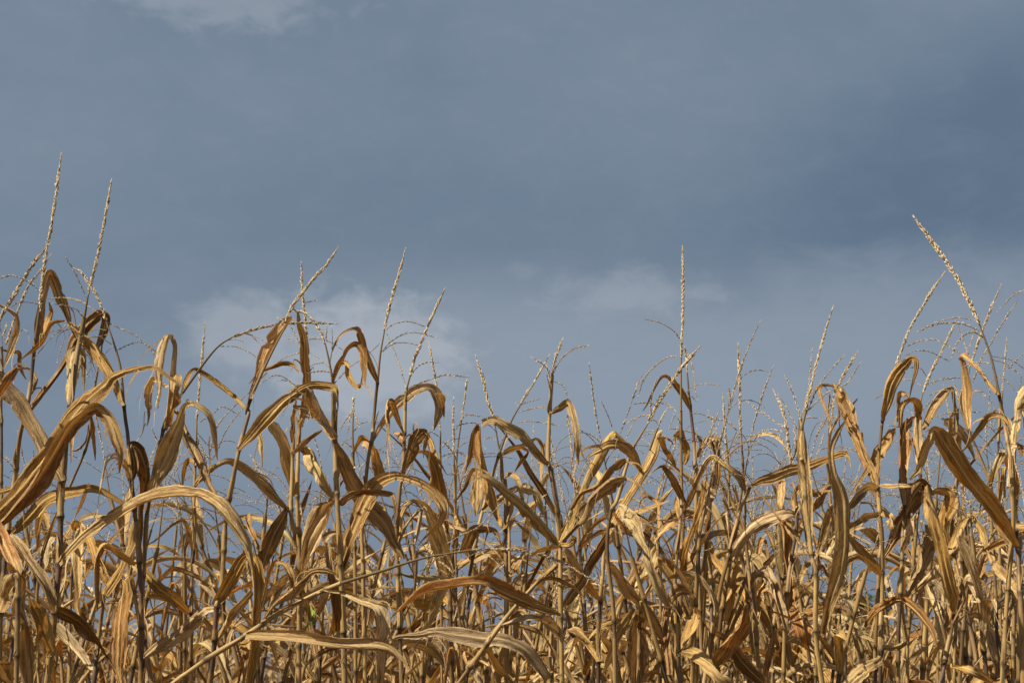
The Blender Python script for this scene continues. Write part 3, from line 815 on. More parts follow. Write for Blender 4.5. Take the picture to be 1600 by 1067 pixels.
('bent plant with the big leaning spike that points to upper left', 3.9, 4.2, '''
Sp P 1110,850 1130,960 1150,1067 Q 1170,390 1185,500 1200,850 R 1180,300 1150,700 1130,1067
N P 1110,850 1070,660 1040,560 985,410
K10 P 990,420 940,310 860,150 760,0 680,-110 595,-227
R4 P 980,400 850,382 730,410 622,457
R7 P 992,462 880,420 760,415 700,430 618,465
R6 P 1015,505 960,472 900,485 850,540 815,630
R4 P 1060,660 960,660 880,690
R4 P 1080,740 1140,760 1225,848
R4 P 1070,620 1180,640 1270,700
R4 P 1060,640 1140,660 1225,718
Lt+ P 1112,855,22 1052,780,48 982,690,58 912,626,54 876,626,44 886,720,50 902,840,72 907,950,66 920,1065,12
Lt Q 885,418,14 940,350,38 1000,270,54 1060,215,54 1120,205,38 1165,245,38 1182,315,10
Lp Q 1165,640,16 1180,500,44 1185,400,44 1230,385,20
Ld Q 1220,380,24 1260,400,50 1300,470,30
'''),
('two thin tassel spikes leaning right in parallel near the frame edge', 4.6, 2.8, '''
S P 905,800 880,950 Q 1050,600 1060,800 R 1090,500 1100,900 1100,1067
N P 905,800 930,690
K6 P 930,690 980,540 1050,350 1120,190
R6 P 950,780 1000,640 1060,540 1130,420 1222,283
R4 P 930,640 905,560 860,440
R4 P 930,560 960,460
Lp Q 1050,640,14 1075,560,40 1120,450,44 1140,400,20
Lt R 1090,620,14 1150,550,50 1190,510,14
Lp R 1105,1040,6 1100,990,34 1070,880,76 1030,760,92 990,650,74 930,655,18
'''),
('slim plant with a fine straight spike between leaning spike and the pale edge leaf', 5.2, 2.4, '''
S P 1130,850 1110,1067 Q 1105,500 1110,800 R 1120,500 1120,1067
K5 P 1130,850 1145,680 1157,525
R4 P 1120,740 1060,780 1050,900
R4 P 1100,1000 1060,1060 1080,940
Lt Q 1110,760,14 1130,600,34 1145,520,34 1150,700,12
'''),
('plant at the frame edge with tall pale twisted leaf and arching tassel branch', 4.3, 3.4, '''
S Q 1205,380 1200,600 1210,850 R 1225,150 1235,500 1230,1067
R5 P 1290,205 1240,222 1190,250 1108,335
R5 P 1265,600 1220,640 1170,692
Lp Q 1200,382,20 1205,260,54 1216,150,54 1242,70,48 1275,18,34
Lo Q 1225,150,20 1265,130,30 1300,90,20
'''),
('thick dark stalk carrying the widest dark brown blade, its pale tip bent over', 4.0, 5.2, '''
S Q 1215,900 1225,1000 R 1228,240 1240,480 1250,680 1262,1067
Ltf- Q 1225,1000,30 1152,880,66 1052,750,98 942,620,122 852,480,122 782,370,122 732,290,78 700,290,56 680,360,50 640,470,34 578,575,6
Lt R 1218,180,20 1120,210,44 1040,240,38 985,278,10
Lt R 1232,512,24 1160,420,54 1090,330,54 1035,245,12
Lt Q 1110,850,10 1180,875,30 1290,880,40
Ld R 1050,20,10 1120,110,50 1190,190,60 1235,235,20
'''),
('purple-brown leaning stalk with a long pale blade showing bright yellow midrib', 4.1, 4.2, '''
S R 830,630 820,720 790,850 765,1000 745,1067
Ly+f R 840,632,20 842,560,70 812,450,82 782,320,88 752,180,92 722,50,88 692,-70,66 668,-155,24
Ld R 830,700,14 880,600,22 900,540,30 870,420,50 850,470,20
Lt R 810,950,10 860,970,40 950,1000,50 1060,1067,40
'''),
('slender stalk leaning right, crossing behind the pale yellow-ribbed blade', 4.35, 2.9, '''
S R 1100,110 1050,180 980,280 930,400 875,530 850,640 R 840,800 830,1067
Lp R 880,520,16 930,420,54 1000,560,30 960,420,50 900,250,66 850,160,40
Lt Q 920,810,14 880,880,40 830,990,44 790,1067,20
Lt Q 935,805,10 1000,900,40 1040,1010,30
'''),
('fallen stalk lying aslant across the thicket, its limp tassel stretched to the right', 3.75, 4.6, '''
Sp F 1000,450 850,512 700,590 560,670 400,780 200,900 0,1040
N F 1000,450 1265,370 I 230,345 400,295 540,270 700,245
K7 I 700,245 800,238 900,240 1000,250 1130,275 L 0,265 150,320 270,390 395,462
R5 H 545,985 640,930 740,880 870,750 970,655
R4 I 540,270 470,310 400,385
R4 I 610,320 650,400 668,520 665,620
R4 I 712,340 790,440 815,600 828,720
R4 I 740,250 830,300 900,385
R4 I 840,255 870,320 932,385
R4 I 550,272 480,300 400,260
Lt+f Z 384,994,8 411,994,14 457,999,19 507,1002,20 558,1003,19 590,1006,17 615,1015,11 638,1038,3
Lp F 890,495,14 1000,520,38 1120,560,48 1210,590,50 1246,650,66 1242,780,66 1232,950,76 1226,1075,60
Lt F 510,690,18 580,580,54 660,510,64 750,440,54 820,380,44 900,375,48 972,402,8
Lt F 480,720,14 570,370,40 630,335,32 666,380,54 692,450,44 713,515,6
'''),
('purple-brown leaning stalk crossing in front of a drooping wide grey leaf', 3.95, 4.2, '''
S I 1230,340 1120,430 990,570 900,680 790,830 690,970 620,1067
Ld I 1120,430,14 1180,428,34 1260,440,34 1340,480,24 1400,540,6
Lt I 790,830,16 860,960,46 960,1060,20
Lt I 690,970,10 640,860,26 720,900,24 800,960,12
'''),
('low plant with a wide wrinkled grey leaf reaching left over its neighbours', 4.15, 4.0, '''
S I 1180,900 1190,1030 1195,1100
Lg+ I 1185,1035,52 1110,940,76 1030,860,76 900,800,82 750,790,94 620,770,88 500,755,54 380,770,44 280,775,28 185,798,6
Lp I 1190,1000,20 1130,1000,50 1050,1060,30
'''),
('plant with a blackened broad leaf hanging straight down beside a bleached blade', 4.35, 3.8, '''
S L 640,560 632,700 620,1067
Ld- L 628,640,52 622,740,100 606,880,90 602,1020,80 600,1120,64
Lp+ L 425,305,18 512,390,78 590,490,88 660,590,94 720,690,82 762,780,60 802,880,8
Lp L 625,495,30 680,390,72 722,290,66 748,195,12
Lt L 592,602,20 545,690,50 490,790,56 450,890,60 402,1000,16
Ly L 800,590,16 845,590,40 835,690,40 870,790,14
'''),
('low stalk with one striped brown blade curving down out of the picture', 4.05, 4.0, '''
S L 860,700 870,850 880,1067
Ly L 885,870,20 960,885,66 1060,940,66 1150,1020,60 1225,1100,30
Lt L 870,900,20 930,780,60 980,660,70 985,600,30
'''),
('near plant with a very broad limp grey leaf hanging straight down, low in the corner', 3.8, 5.0, '''
S C 120,350 110,600 100,1067
Lg+ C 130,345,20 152,450,88 152,600,118 152,750,124 162,900,118 182,1090,90
Lt C 128,385,20 90,460,78 50,540,98 12,630,34
Ly C 190,550,30 242,660,98 284,770,120 322,860,66 298,915,8
Lo C -30,90,84 30,220,108 92,340,78 122,405,18
Ld- C -40,910,64 30,980,86 110,1075,60
'''),
('plant hanging a bundle of narrow pale blades below the big arched leaf', 4.9, 3.2, '''
S C 470,60 460,250 440,450 430,700 430,1067
Lp C 455,110,20 490,95,54 487,250,66 481,420,50 491,560,44 496,670,6
Lt C 500,85,22 550,170,50 600,300,50 650,420,44 735,495,10
Lp C 380,145,20 320,160,54 282,240,56 270,330,44 262,405,8
Ld C 385,140,16 420,180,40 455,240,14
Ly C 455,400,5 500,290,8 530,230,6
'''),
('plant off the frame edge throwing a long brown double blade across the stalks', 3.85, 5.0, '''
S Z -14,760 -14,900 -16,1067
Lt+ B -60,860,50 10,770,80 110,675,92 220,540,104 330,380,94 450,210,88 560,80,78 650,0,60 700,-50,50 830,-95,38 960,-107,28 1060,-40,22 1132,18,6
Ld B -60,920,60 60,790,96 190,620,98 300,465,86 400,300,70 480,205,58 560,148,48 620,155,66 690,240,82 740,350,76 756,430,54 735,545,12
Lt B -55,700,20 20,670,50 110,640,44 160,600,12
Lo A -40,900,20 0,850,60 60,760,70 110,700,40
'''),
('plant with a pale arching tassel spike crossing the dark one at the frame edge', 4.4, 3.4, '''
S Z -2,560 -6,700 -8,1067
N Z -2,560 -4,520
K9 U -12,770 0,725 40,655 80,590 130,510 186,443
R5 U 10,790 22,760 25,740
Lp A -40,270,20 0,290,26 60,330,34 105,380,36 115,450,40 80,560,40 20,700,10
'''),
('plant with a slim dark tilted spike behind the pale one at the frame edge', 4.7, 3.0, '''
S A 10,560 15,700 5,900 B 10,400 0,1067
K6 A 35,550 80,420 130,290 180,180 250,90 310,0
R3 A 15,560 10,480 0,440
R3 A 30,540 30,480 45,430
Ld A 10,570,20 60,590,24 115,600,26 130,680,26 162,760,8
Ld A 60,760,20 20,735,40 -30,740,20
'''),
('thin plant with narrow curled leaf strips dangling in the sky left of the arch leaf', 4.6, 2.6, '''
S A 610,680 575,860 B 565,120 555,180 B 530,400 C 255,300 235,900 240,1067
K4 A 605,720 615,690 620,640
R4 A 600,740 540,740 560,690
Ld B 560,180,14 570,270,30 585,380,20 586,470,4
Ld B 545,250,8 530,340,16 480,400,16 445,408,5
Lt B 555,160,10 500,230,26 455,320,24 440,490,6
Ld C 235,240,26 240,150,36 242,60,38 262,-30,20
'''),
('thin pale plant leaning left with one stiff cream spike above a limp leaf', 4.85, 2.8, '''
Sp H 878,430 890,600 910,700 930,900 I 935,400 940,1067
N H 878,430 862,360 845,260
K7 H 845,260 G 832,990 800,900 770,760 728,628
R4 H 850,290 800,250 770,270
R4 H 860,350 820,330 780,340
R4 H 870,400 900,330 960,300
Lt H 892,600,14 930,560,30 985,600,34 1000,720,26 990,800,8
'''),
('plant with several faint cream tassels bristling under the curled double leaf loop', 5.0, 3.0, '''
S E 1075,420 1080,700 F 1085,300 1090,1067
N E 1075,420 1072,300 1075,180
K6 E 1075,180 1078,90
R5 E 1072,160 1030,220 995,280
R5 E 1072,150 1055,220 1040,300
R5 E 1075,150 1095,210 1115,280
R4 E 1072,300 1130,240 1250,235
R4 E 1072,330 1020,360 980,440
Lt E 1078,420,18 1130,330,40 1200,400,44 1245,600,12
Lp E 1080,520,14 1030,480,44 1000,560,40 990,700,10
'''),
('plant holding thin crossed tassels in the pale cloud left of the slanted stalk', 5.0, 2.8, '''
S E 105,350 100,500 90,800 F 80,300 75,1067
N E 105,350 110,200
K6 E 110,220 118,90 125,10 D 140,640 158,420
R5 E 110,330 180,440 240,250 440,40
R5 E 108,350 200,460 300,270 425,110
R4 E 110,300 200,390 280,350 355,360
R4 E 112,240 200,190 270,140 365,190
R4 E 108,340 60,420 20,440
Lt E 102,500,14 60,460,30 30,520,30 20,650,10
Lt E 100,620,14 150,560,36 210,520,30 290,480,10
'''),
('plant with fine upright pale spikes standing in the clear gap under tilted dark spike', 5.1, 2.6, '''
S H 505,420 510,700 I 512,300 515,1067
N H 505,420 508,300
K5 H 508,300 500,220 505,120
K5 G 485,820 465,700 437,548
R4 H 508,330 440,300 400,420
R4 H 510,400 560,350 650,330
R4 H 510,450 600,420 655,440
Lt H 510,600,14 470,560,30 440,640,26 430,760,8
'''),
]
FILLS = [(4.3, 5.6, 50, 0.80, 0.95, 'short dry corn plant standing low among the front stalks, its top below theirs', 'short corn plants among the front rows'),
         (4.9, 6.6, 66, 0.95, 1.10, 'slender dry corn plant in the second rows, half hidden by the front stalks', 'dry corn plants in the second rows'),
         (6.6, 8.6, 62, 1.02, 1.18, 'slender dry corn plant in the second rows, half hidden by the front stalks', 'dry corn plants in the second rows'),
         (8.6, 12.0, 64, 1.05, 1.22, 'small dry corn plant deep in the thicket behind the front stalks', 'dry corn plants deep in the thicket')]
FAR = [(11, 22, 520), (22, 45, 1000)]
# ------------------------------------------------------------------ front plants
def parse(text):
    out = []
    for ln in text.strip().splitlines():
        tok = ln.split(); kind = tok[0]; tile = None; pts = []
        for w in tok[1:]:
            if w in TILES: tile = TILES[w]; continue
            n = [float(x) for x in w.split(',')]
            pts.append((tile[0]+n[0]/tile[2], tile[1]+n[1]/tile[2], n[2]/tile[2] if len(n) > 2 else 0))
        out.append((kind, pts))
    return out
def mpp(d): return d/(F*CT)                # metres per source pixel at distance d
def hero_leaf(root, kind, pts, d, rng):
    tone = kind[1]; sgn = 1 if '+' in kind else -1 if '-' in kind else 0
    if not sgn:
        q = {'t': 0.62, 'p': 0.85, 'd': 0.3, 'o': 0.35, 'y': 0.8, 'g': 0.7, 'G': 0.9}[tone]; sgn = 1 if rng.random() < q else -1
    C = cat_rom(np.array(pts), 9); n = len(C)
    C[2:, :2] += rng.normal(0, 0.08, (n-2, 2)) + np.stack([np.interp(np.arange(2, n), np.arange(2, n+9, 8), rng.normal(0, 0.8, len(np.arange(2, n+9, 8)))) for _ in (0, 1)], 1)
    C[:, 2] *= 0.88
    v = np.linspace(0, 1, n); amp = rng.uniform(0.05, 0.24)*rng.choice([-1, 1])
    if 'f' in kind[2:]: amp = -abs(amp); d = d - 0.12
    dd = d + amp*np.sin(v*rng.uniform(1.2, 2.4))**1.0 - 0.012
    Pw = np.array([at(C[i, 0], C[i, 1], dd[i]) for i in range(n)])
    W = np.array([C[i, 2]*mpp(dd[i]) for i in range(n)]); W = np.maximum(W, 0.0015)
    T = tangents(Pw); V = unit(np.array([0, 0, CAM_H]) - Pw)
    S0 = unit(np.cross(T, V)); N0 = np.cross(S0, T); N0 *= np.sign((N0*V).sum(1))[:, None]
    mag = R(rng.uniform(18, 46))
    sd_ = np.sign(-(S0 @ SUN_DIR).mean()) or 1.0                 # the roll direction that turns the visible face to the sun
    kn = np.interp(v, np.linspace(0, 1, 7), rng.normal(0, 1, 7)*R(11))      # crumpled: the blade turns in uneven steps
    rollv = kn + sgn*sd_*mag*(1 + 0.35*np.sin(v*5+rng.uniform(0, 6))) + R(rng.uniform(-14, 14))*np.sin(v*9+rng.uniform(0, 6))
    ds = np.gradient(arclen(Pw)); kap = np.linalg.norm(np.gradient(T, axis=0), axis=1)/np.maximum(ds, 1e-5)
    lim = np.clip(0.75/np.maximum(kap*W*0.5, 1e-4), 0.12, 1.0)    # where a blade doubles over it turns its edge to the viewer
    lim = np.minimum.reduce([lim, *(np.interp(np.arange(n)+k, np.arange(n), lim)+abs(k)*0.1 for k in (-3, -2, -1, 1, 2, 3))])
    need = np.arccos(np.clip(lim, 0.12, 1)); W = W/np.maximum(np.cos(rollv), 0.6)/0.93
    rollv = np.where(np.abs(rollv) < need, np.sign(sgn*sd_)*need, rollv)
    S = np.cos(rollv)[:, None]*S0 + np.sin(rollv)[:, None]*N0
    Nn = -np.sin(rollv)[:, None]*S0 + np.cos(rollv)[:, None]*N0
    if rng.random() < 0.35: Nn = -Nn                             # some blades fold away from the viewer
    mb = MB(); leaf(mb, Pw, W, S, Nn, tone, rng, fold=rng.uniform(0.25, 0.9), rip=rng.uniform(0.5, 1.4))
    return mb.build('leaf', M_LEAF, root, root.location)
def hero(label, d, rpx, text, seed):
    rng = np.random.default_rng(seed); items = parse(text)
    sk, S = next((k, p) for k, p in items if k[0] == 'S')
    line = cat_rom(np.array(S)[:, :2], 6)
    top = np.array([at(x, y, d + 0.02*math.sin(i*0.2)) for i, (x, y) in enumerate(line)])
    dirn = unit(top[-1]-top[-3]); low = [top[-1]]
    while low[-1][2] > 0.0:                                      # on down to the soil, straightening up
        dirn = unit(dirn*0.9 + np.array([0, 0, -1.0])*0.1); st = dirn*0.06
        if st[2] > -0.015: st[2] = -0.015
        low.append(low[-1]+st)
    low[-1][2] = -0.01
    P = np.vstack([top, np.array(low[1:])])[::-1]
    root = empty('corn_plant', (P[0][0], P[0][1], 0.0)); tag(root, label, 'corn plant', 'dry corn plants in the front rows')
    L = arclen(P); r = rpx*0.77*mpp(d)
    nodes = []
    for k, p in items:
        if k[0] == 'L':
            b = at(p[0][0], p[0][1], d); q = np.argmin(np.linalg.norm(P-b, axis=1))
            if np.linalg.norm(P[q]-b) < 0.08 and all(abs(L[q]-n) > 0.05 for n in nodes): nodes.append(L[q])
    s0 = 0.15
    ztop = L[np.argmin(np.linalg.norm(P-top[-1], axis=1))]
    while s0 < L[-1]-0.05:
        if all(abs(s0-n) > 0.11 for n in nodes): nodes.append(s0)
        s0 += rng.uniform(0.16, 0.24)
    rr = r*np.interp(L, [0, L[-1]*0.5, L[-1]*0.85, L[-1]], [1.25, 1.1, 1.0, 0.8])
    mb = MB(); stalk(mb, P, rr, nodes, rng, 10, [0.02, 0.03, 0.1, 0.5, 0.0, 0.35] if sk == 'Sp' else None); mb.build('stalk', M_STALK, root, root.location)
    for q in nodes:                                              # papery sheaths coming loose from the stem
        if q > L[-1]-0.05 or np.interp(q, L, P[:, 2]) < 1.0 or rng.random() < 0.3: continue
        ln = rng.uniform(0.06, 0.16); ss = np.linspace(q, min(q+ln, L[-1]), 14)
        C = np.stack([np.interp(ss, L, P[:, i]) for i in range(3)], 1); T = tangents(C); v = np.linspace(0, 1, 14)
        a = rng.uniform(-1.9, 1.9); dr = np.array([math.sin(a), -math.cos(a), 0]); dr = unit(dr - T*(T@dr)[:, None])
        flare = rng.uniform(0.2, 1.6)*r*np.clip((v-0.5)*2, 0, 1)**2
        C = C + dr*(r*1.12 + flare)[:, None]
        mb = MB(); leaf(mb, C, r*np.interp(v, [0, 0.15, 0.6, 1], [2.0, 2.7, 2.5, rng.uniform(0.3, 1.8)]), np.cross(T, dr), dr, rng.choice(list('tpgdy')), rng,
                        fold=-rng.uniform(0.5, 0.85), rip=0.4, sx=np.linspace(-1, 1, 9))
        mb.build('sheath', M_LEAF, root, root.location)
    spike = None; dark = rng.uniform(0.06, 0.4)
    for k, p in items:                                           # the tassel: peduncle and central spike, its branches as sub-parts
        if k[0] == 'K':
            mb = MB(); C = np.array([at(x, y, d-0.01) for x, y, _ in cat_rom(np.array(p), 10)])
            spikelets(mb, C, float(k[1:] or 6)*mpp(d)*0.8, rng, dark=dark)
            for k2, p2 in items:
                if k2 == 'N':
                    cc = np.array([at(x, y, d-0.005) for x, y, _ in cat_rom(np.array(p2), 8)])
                    tube(mb, cc, np.linspace(r*0.72, 0.0022, len(cc)), np.array([0.33, 0.235, 0.12])*rng.uniform(0.7, 1.2), 8)
            spike = mb.build('tassel', M_TASSEL, root, root.location)
    for k, p in items:
        if k[0] == 'R':
            mb = MB(); C2 = cat_rom(np.array(p), 8); n = len(C2); a = rng.uniform(-0.12, 0.12)
            C = np.array([at(C2[i, 0], C2[i, 1], d + a*(i/n)) for i in range(n)])
            spikelets(mb, C, float(k[1:] or 4)*mpp(d)*0.88, rng, ranks=2, pitch=0.0078, ln=0.012, dark=dark*0.9, core=0.0009)
            mb.build('tassel_branch', M_TASSEL, spike if spike else root, (0, 0, 0) if spike else root.location)
            if spike: bpy.context.view_layer.objects.active = None
            o = COL.objects[-1]
            if spike: o.data.transform(__import__('mathutils').Matrix.Translation(-Vector(root.location)))
    for k, p in items:
        if k[0] == 'L': hero_leaf(root, k, p, d, rng)
    return root
for i, (label, d, rpx, text) in enumerate(PLANTS): hero(label, d, rpx, text, 1000+i)

# ------------------------------------------------------------------ plants of the rows behind: sixteen kinds, copied with their parts
def wild_leaf_curve(base, az0, rng, length):
    n = 26; el0 = R(rng.uniform(48, 80)); kink = rng.uniform(0.12, 0.75); hard = rng.random() < 0.55
    end = R(rng.uniform(-100, -20)) if rng.random() < 0.8 else R(rng.uniform(0, 45)); v = np.linspace(0, 1, n)
    if hard: ang = el0 + (end-el0)*(0.18*v + 0.82/(1+np.exp(-(v-kink)*rng.uniform(14, 70))))
    else: ang = el0 + (end-el0)*v**rng.uniform(0.8, 1.5)
    azv = az0 + R(rng.uniform(-50, 50))*v + 0.12*np.sin(v*8+rng.uniform(0, 6))
    dv = np.stack([np.cos(ang)*np.sin(azv), np.cos(ang)*np.cos(azv), np.sin(ang)], 1)*(length/(n-1))
    P = base + np.vstack([[0, 0, 0], np.cumsum(dv[1:], 0)])
    T = tangents(P); S0 = np.stack([np.cos(azv), -np.sin(azv), np.zeros(n)], 1); S0 = unit(S0 - T*(S0*T).sum(1)[:, None])
    N0 = np.cross(S0, T)
    tw = R(rng.normal(0, 110))*v + R(rng.uniform(-25, 25))*np.sin(v*7+rng.uniform(0, 6))
    S = np.cos(tw)[:, None]*S0 + np.sin(tw)[:, None]*N0; Nn = np.cross(S, T)
    W = np.interp(v, [0, 0.08, 0.35, 0.65, 0.9, 1], [0.55, 0.85, 1.0, 0.8, 0.35, 0.04])
    return P, S, Nn, W
def wild_tassel(mb, base, dirn, rng, fine=True, scale=1.0):
    n = 14; t = np.linspace(0, 1, n)[:, None]; sp = (rng.uniform(0.2, 0.32) if rng.random() < 0.58 else rng.uniform(0.04, 0.1))*scale
    bend = np.array([rng.uniform(-1, 1), rng.uniform(-1, 1), 0])*0.06
    ped = base + dirn*t*rng.uniform(0.10, 0.2)*scale
    tube(mb, ped, np.linspace(0.004, 0.002, n), np.array([0.33, 0.24, 0.13]), 5)
    C = ped[-1] + dirn*t*sp + bend*t*t
    dk = rng.uniform(0.03, 0.3)
    kw = dict(pitch=0.011, ln=0.016) if fine else dict(pitch=0.035, ln=0.04)
    spikelets(mb, C, rng.uniform(0.008, 0.0115), rng, ranks=4 if fine else 3, dark=dk, sides=4, **kw)
    for j in range(rng.integers(3, 7) if fine else 2):
        a = rng.uniform(0, 6.28); b0 = ped[-1] - dirn*rng.uniform(-0.03, 0.07)*scale
        L = rng.uniform(0.14, 0.26)*scale; e0 = R(rng.uniform(25, 70)); e1 = R(rng.uniform(-80, 25))
        m = 9; e = np.linspace(e0, e1, m)
        dv = np.stack([np.cos(e)*math.sin(a), np.cos(e)*math.cos(a), np.sin(e)], 1)*L/m
        C = b0 + np.vstack([[0, 0, 0], np.cumsum(dv, 0)])
        kb = dict(pitch=0.013, ln=0.014) if fine else dict(pitch=0.045, ln=0.04)
        spikelets(mb, C, 0.0065, rng, ranks=2, dark=dk, **kb)
def wild_plant(rng, low=0.75):
    """returns stalk MB, list of leaf MBs, tassel MB for one plant standing at the origin"""
    H = rng.uniform(1.85, 2.15); n = 30; t = np.linspace(0, 1, n)
    lean = rng.uniform(-0.16, 0.16, 2); bow = rng.uniform(-0.08, 0.08, 2)
    P = np.stack([lean[0]*t**2*H + bow[0]*np.sin(t*3), lean[1]*t**2*H + bow[1]*np.sin(t*3), t*H], 1)
    L = arclen(P); nodes = list(np.arange(0.12, L[-1]-0.03, rng.uniform(0.17, 0.22)))
    st = MB(); stalk(st, P, np.interp(L, [0, L[-1]], [0.0125, 0.0062]), nodes, rng, 6)
    leaves = []; az0 = rng.uniform(0, 6.28)
    for j, s in enumerate(nodes):
        b = np.array([np.interp(s, L, P[:, i]) for i in range(3)])
        if b[2] < low or (rng.random() < 0.06): continue
        mb = MB(); ln = rng.uniform(0.42, 0.78)*(1.0 if j < len(nodes)-2 else 0.75)
        C, S, Nn, W = wild_leaf_curve(b, az0 + j*math.pi + rng.uniform(-0.5, 0.5), rng, ln)
        tone = rng.choice(list('tpdoyg'), p=[0.34, 0.33, 0.12, 0.05, 0.08, 0.08])
        leaf(mb, C, W*rng.choice([0.013, 0.023, 0.032, 0.043, 0.055]), S, Nn, tone, rng, fold=rng.uniform(0.3, 1.0), rip=rng.uniform(0.6, 1.4), sx=np.linspace(-1, 1, 9))
        leaves.append(mb)
    tm = MB(); wild_tassel(tm, P[-1], unit(P[-1]-P[-4] + np.array([*rng.uniform(-0.03, 0.03, 2), 0.0])), rng)
    return st, leaves, tm
protos = []
for k in range(16):
    st, lv, tm = wild_plant(np.random.default_rng(50+k))
    protos.append((st.mesh('stalk', M_STALK), [m.mesh('leaf', M_LEAF) for m in lv], tm.mesh('tassel', M_TASSEL)))
def place(k, x, y, rz, sc, label, group):
    root = empty('corn_plant', (x, y, 0)); root.rotation_euler.z = rz; root.scale = (sc, sc, sc)
    tag(root, label, 'corn plant', group)
    sm, lms, tm = protos[k]
    for nm, me in [('stalk', sm)] + [('leaf', m) for m in lms] + [('tassel', tm)]:
        o = bpy.data.objects.new(nm, me); COL.objects.link(o); o.parent = root
rf = np.random.default_rng(77)
n = 0
def density(px):                           # thin on the left, where the sky shows between the stalks, thick on the right
    return np.interp(px, [-100, 150, 230, 620, 760, 900, 1100, 1290, 1400, 1480, 1700], FILL_X)
FILL_X = [0.8, 0.75, 0.5, 0.55, 0.75, 0.95, 1.0, 0.9, 0.5, 1.0, 1.0]
GAPS = [(150, 185), (230, 262), (690, 752), (862, 962), (1285, 1352)]     # where the photograph looks through to the sky
for (d0, d1, count, s0, s1, label, group) in FILLS:
    made = 0
    while made < count:
        px = rf.uniform(-40, 1640); d = math.sqrt(rf.uniform(d0*d0, d1*d1))
        if rf.random() > density(px) or (d < 9 and any(a < px < b for a, b in GAPS)): continue
        p = at(px, 1000, d); place(n % 16, p[0], d, rf.uniform(0, 6.28), rf.uniform(s0, s1), label, group)
        made += 1; n += 1
# ------------------------------------------------------------------ the rest of the field, too many to count
def far_field():
    rng = np.random.default_rng(5); lod = []
    for k in range(10):
        mb = MB(); H = rng.uniform(1.85, 2.1); m = 8; t = np.linspace(0, 1, m)
        P = np.stack([rng.uniform(-0.12, 0.12)*t**2*H, rng.uniform(-0.12, 0.12)*t**2*H, t*H], 1)
        tube(mb, P, np.linspace(0.013, 0.007, m), np.array(STALK_TONES[rng.integers(2, 6)]), 4)
        for j in range(8):
            b = np.array([np.interp(0.6+0.18*j, P[:, 2], P[:, i]) for i in range(3)])
            C, S, Nn, W = wild_leaf_curve(b, j*math.pi+rng.uniform(-.5, .5), rng, rng.uniform(0.42, 0.75))
            q = np.arange(0, 26, 2); tone = rng.choice(list('tpdoyg'), p=[0.34, 0.38, 0.05, 0.03, 0.1, 0.1])
            leaf(mb, C[q], W[q]*rng.uniform(0.035, 0.06), S[q], Nn[q], tone, rng, fold=0.5, sx=np.array([-1, 0, 1.0]))
        wild_tassel(mb, P[-1], np.array([0, 0, 1.0]), rng, fine=False); lod.append(mb.arrays())
    big = MB(); cnt = 0
    for d0, d1, num in FAR:
        for i in range(num):
            px = rng.uniform(-60, 1660); d = math.sqrt(rng.uniform(d0*d0, d1*d1))
            if rng.random() > 0.15 + 0.85*density(px)**1.6: continue
            x = (px-800)/F*d/CT; v, q, t, c, uv, u = lod[rng.integers(10)]; a = rng.uniform(0, 6.28); s = rng.uniform(0.9, 1.06)
            rot = np.array([[math.cos(a), -math.sin(a), 0], [math.sin(a), math.cos(a), 0], [0, 0, 1]])
            big.add(v @ rot.T * s + np.array([x, d, 0]), q, t, c, uv, u)
    o = big.build('corn_field', M_LEAF); tag(o, 'distant mass of dry corn filling the field behind', 'corn field', None, 'stuff')
far_field()
# ------------------------------------------------------------------ ground
mb = MB(); xs = np.array([-4000, -60, -20, 0, 20, 60, 4000.]); ys = np.array([-4000, -40, 0, 10, 20, 40, 80, 6000.])
g = np.array([(x, y, 0.0) for y in ys for x in xs]); mb.add(g, grid_quads(len(ys), len(xs)), None, (0.1, 0.08, 0.05))
o = mb.build('ground', M_SOIL); tag(o, 'brown field soil under the corn', 'ground', None, 'structure')
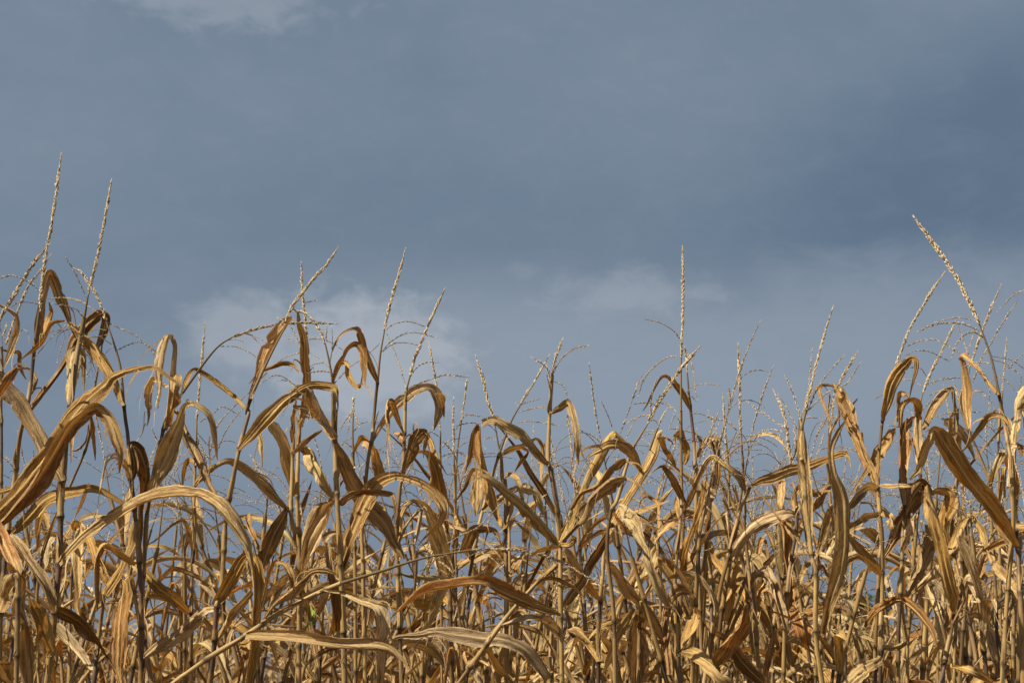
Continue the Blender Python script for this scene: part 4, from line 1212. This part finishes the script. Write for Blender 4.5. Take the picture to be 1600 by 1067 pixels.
# ------------------------------------------------------------------ trees beyond the field, glimpsed between the stalks
def tree(px, top_py, d, wpx, label, seed):
    rng = np.random.default_rng(seed); b = at(px, 1000, d); h = at(px, top_py, d)[2]; w = wpx*mpp(d)*0.5
    root = empty('tree', (b[0], d, 0)); tag(root, label, 'tree', 'trees beyond the corn field')
    mb = MB(); tp = np.array([(0.1*math.sin(i), 0.08*math.cos(i*1.3), i*h*0.09) for i in range(9)])
    tube(mb, tp, np.linspace(0.16, 0.04, 9), np.array([0.07, 0.05, 0.035]), 8)
    limbs = []
    for j in range(9):
        a = rng.uniform(0, 6.28); z0 = h*rng.uniform(0.25, 0.6); e = np.array([math.cos(a)*w*0.75, math.sin(a)*w*0.75, h*rng.uniform(0.12, 0.34)])
        t = np.linspace(0, 1, 6)[:, None]; C = np.array([0, 0, z0]) + e*t; tube(mb, C, np.linspace(0.06, 0.015, 6), np.array([0.07, 0.05, 0.035]), 5); limbs.append(C[-1])
    mb.build('trunk', M_FOL, root)
    cm = MB(); cl = limbs + [np.array([rng.normal(0, w*0.4), rng.normal(0, w*0.4), h*rng.uniform(0.35, 0.92)]) for _ in range(26)]
    for c in cl:
        k = 260; r = rng.uniform(0.4, 0.75)*w*0.5
        p = c + unit(rng.normal(size=(k, 3)))*r*rng.uniform(0.3, 1, (k, 1))**0.5; p[:, 2] = np.clip(p[:, 2], 0.3, h)
        a = unit(rng.normal(size=(k, 3)))*0.11; bb = unit(np.cross(a, rng.normal(size=(k, 3))))*0.055
        V = np.stack([p-a, p+bb, p+a, p-bb], 1).reshape(-1, 3)
        col = np.repeat(np.array([0.06, 0.085, 0.018])*rng.uniform(0.6, 1.5, (k, 1))*rng.uniform(0.7, 1.3), 4, 0)
        cm.add(V, np.arange(k*4).reshape(-1, 4), None, col)
    cm.build('crown', M_FOL, root, smoothf=False)
tree(1145, 872, 75, 150, 'dark green tree beyond the field, seen between stalks right of centre', 3)
tree(1345, 925, 90, 90, 'smaller dark green tree past the field under the grey jointed stalk', 4)
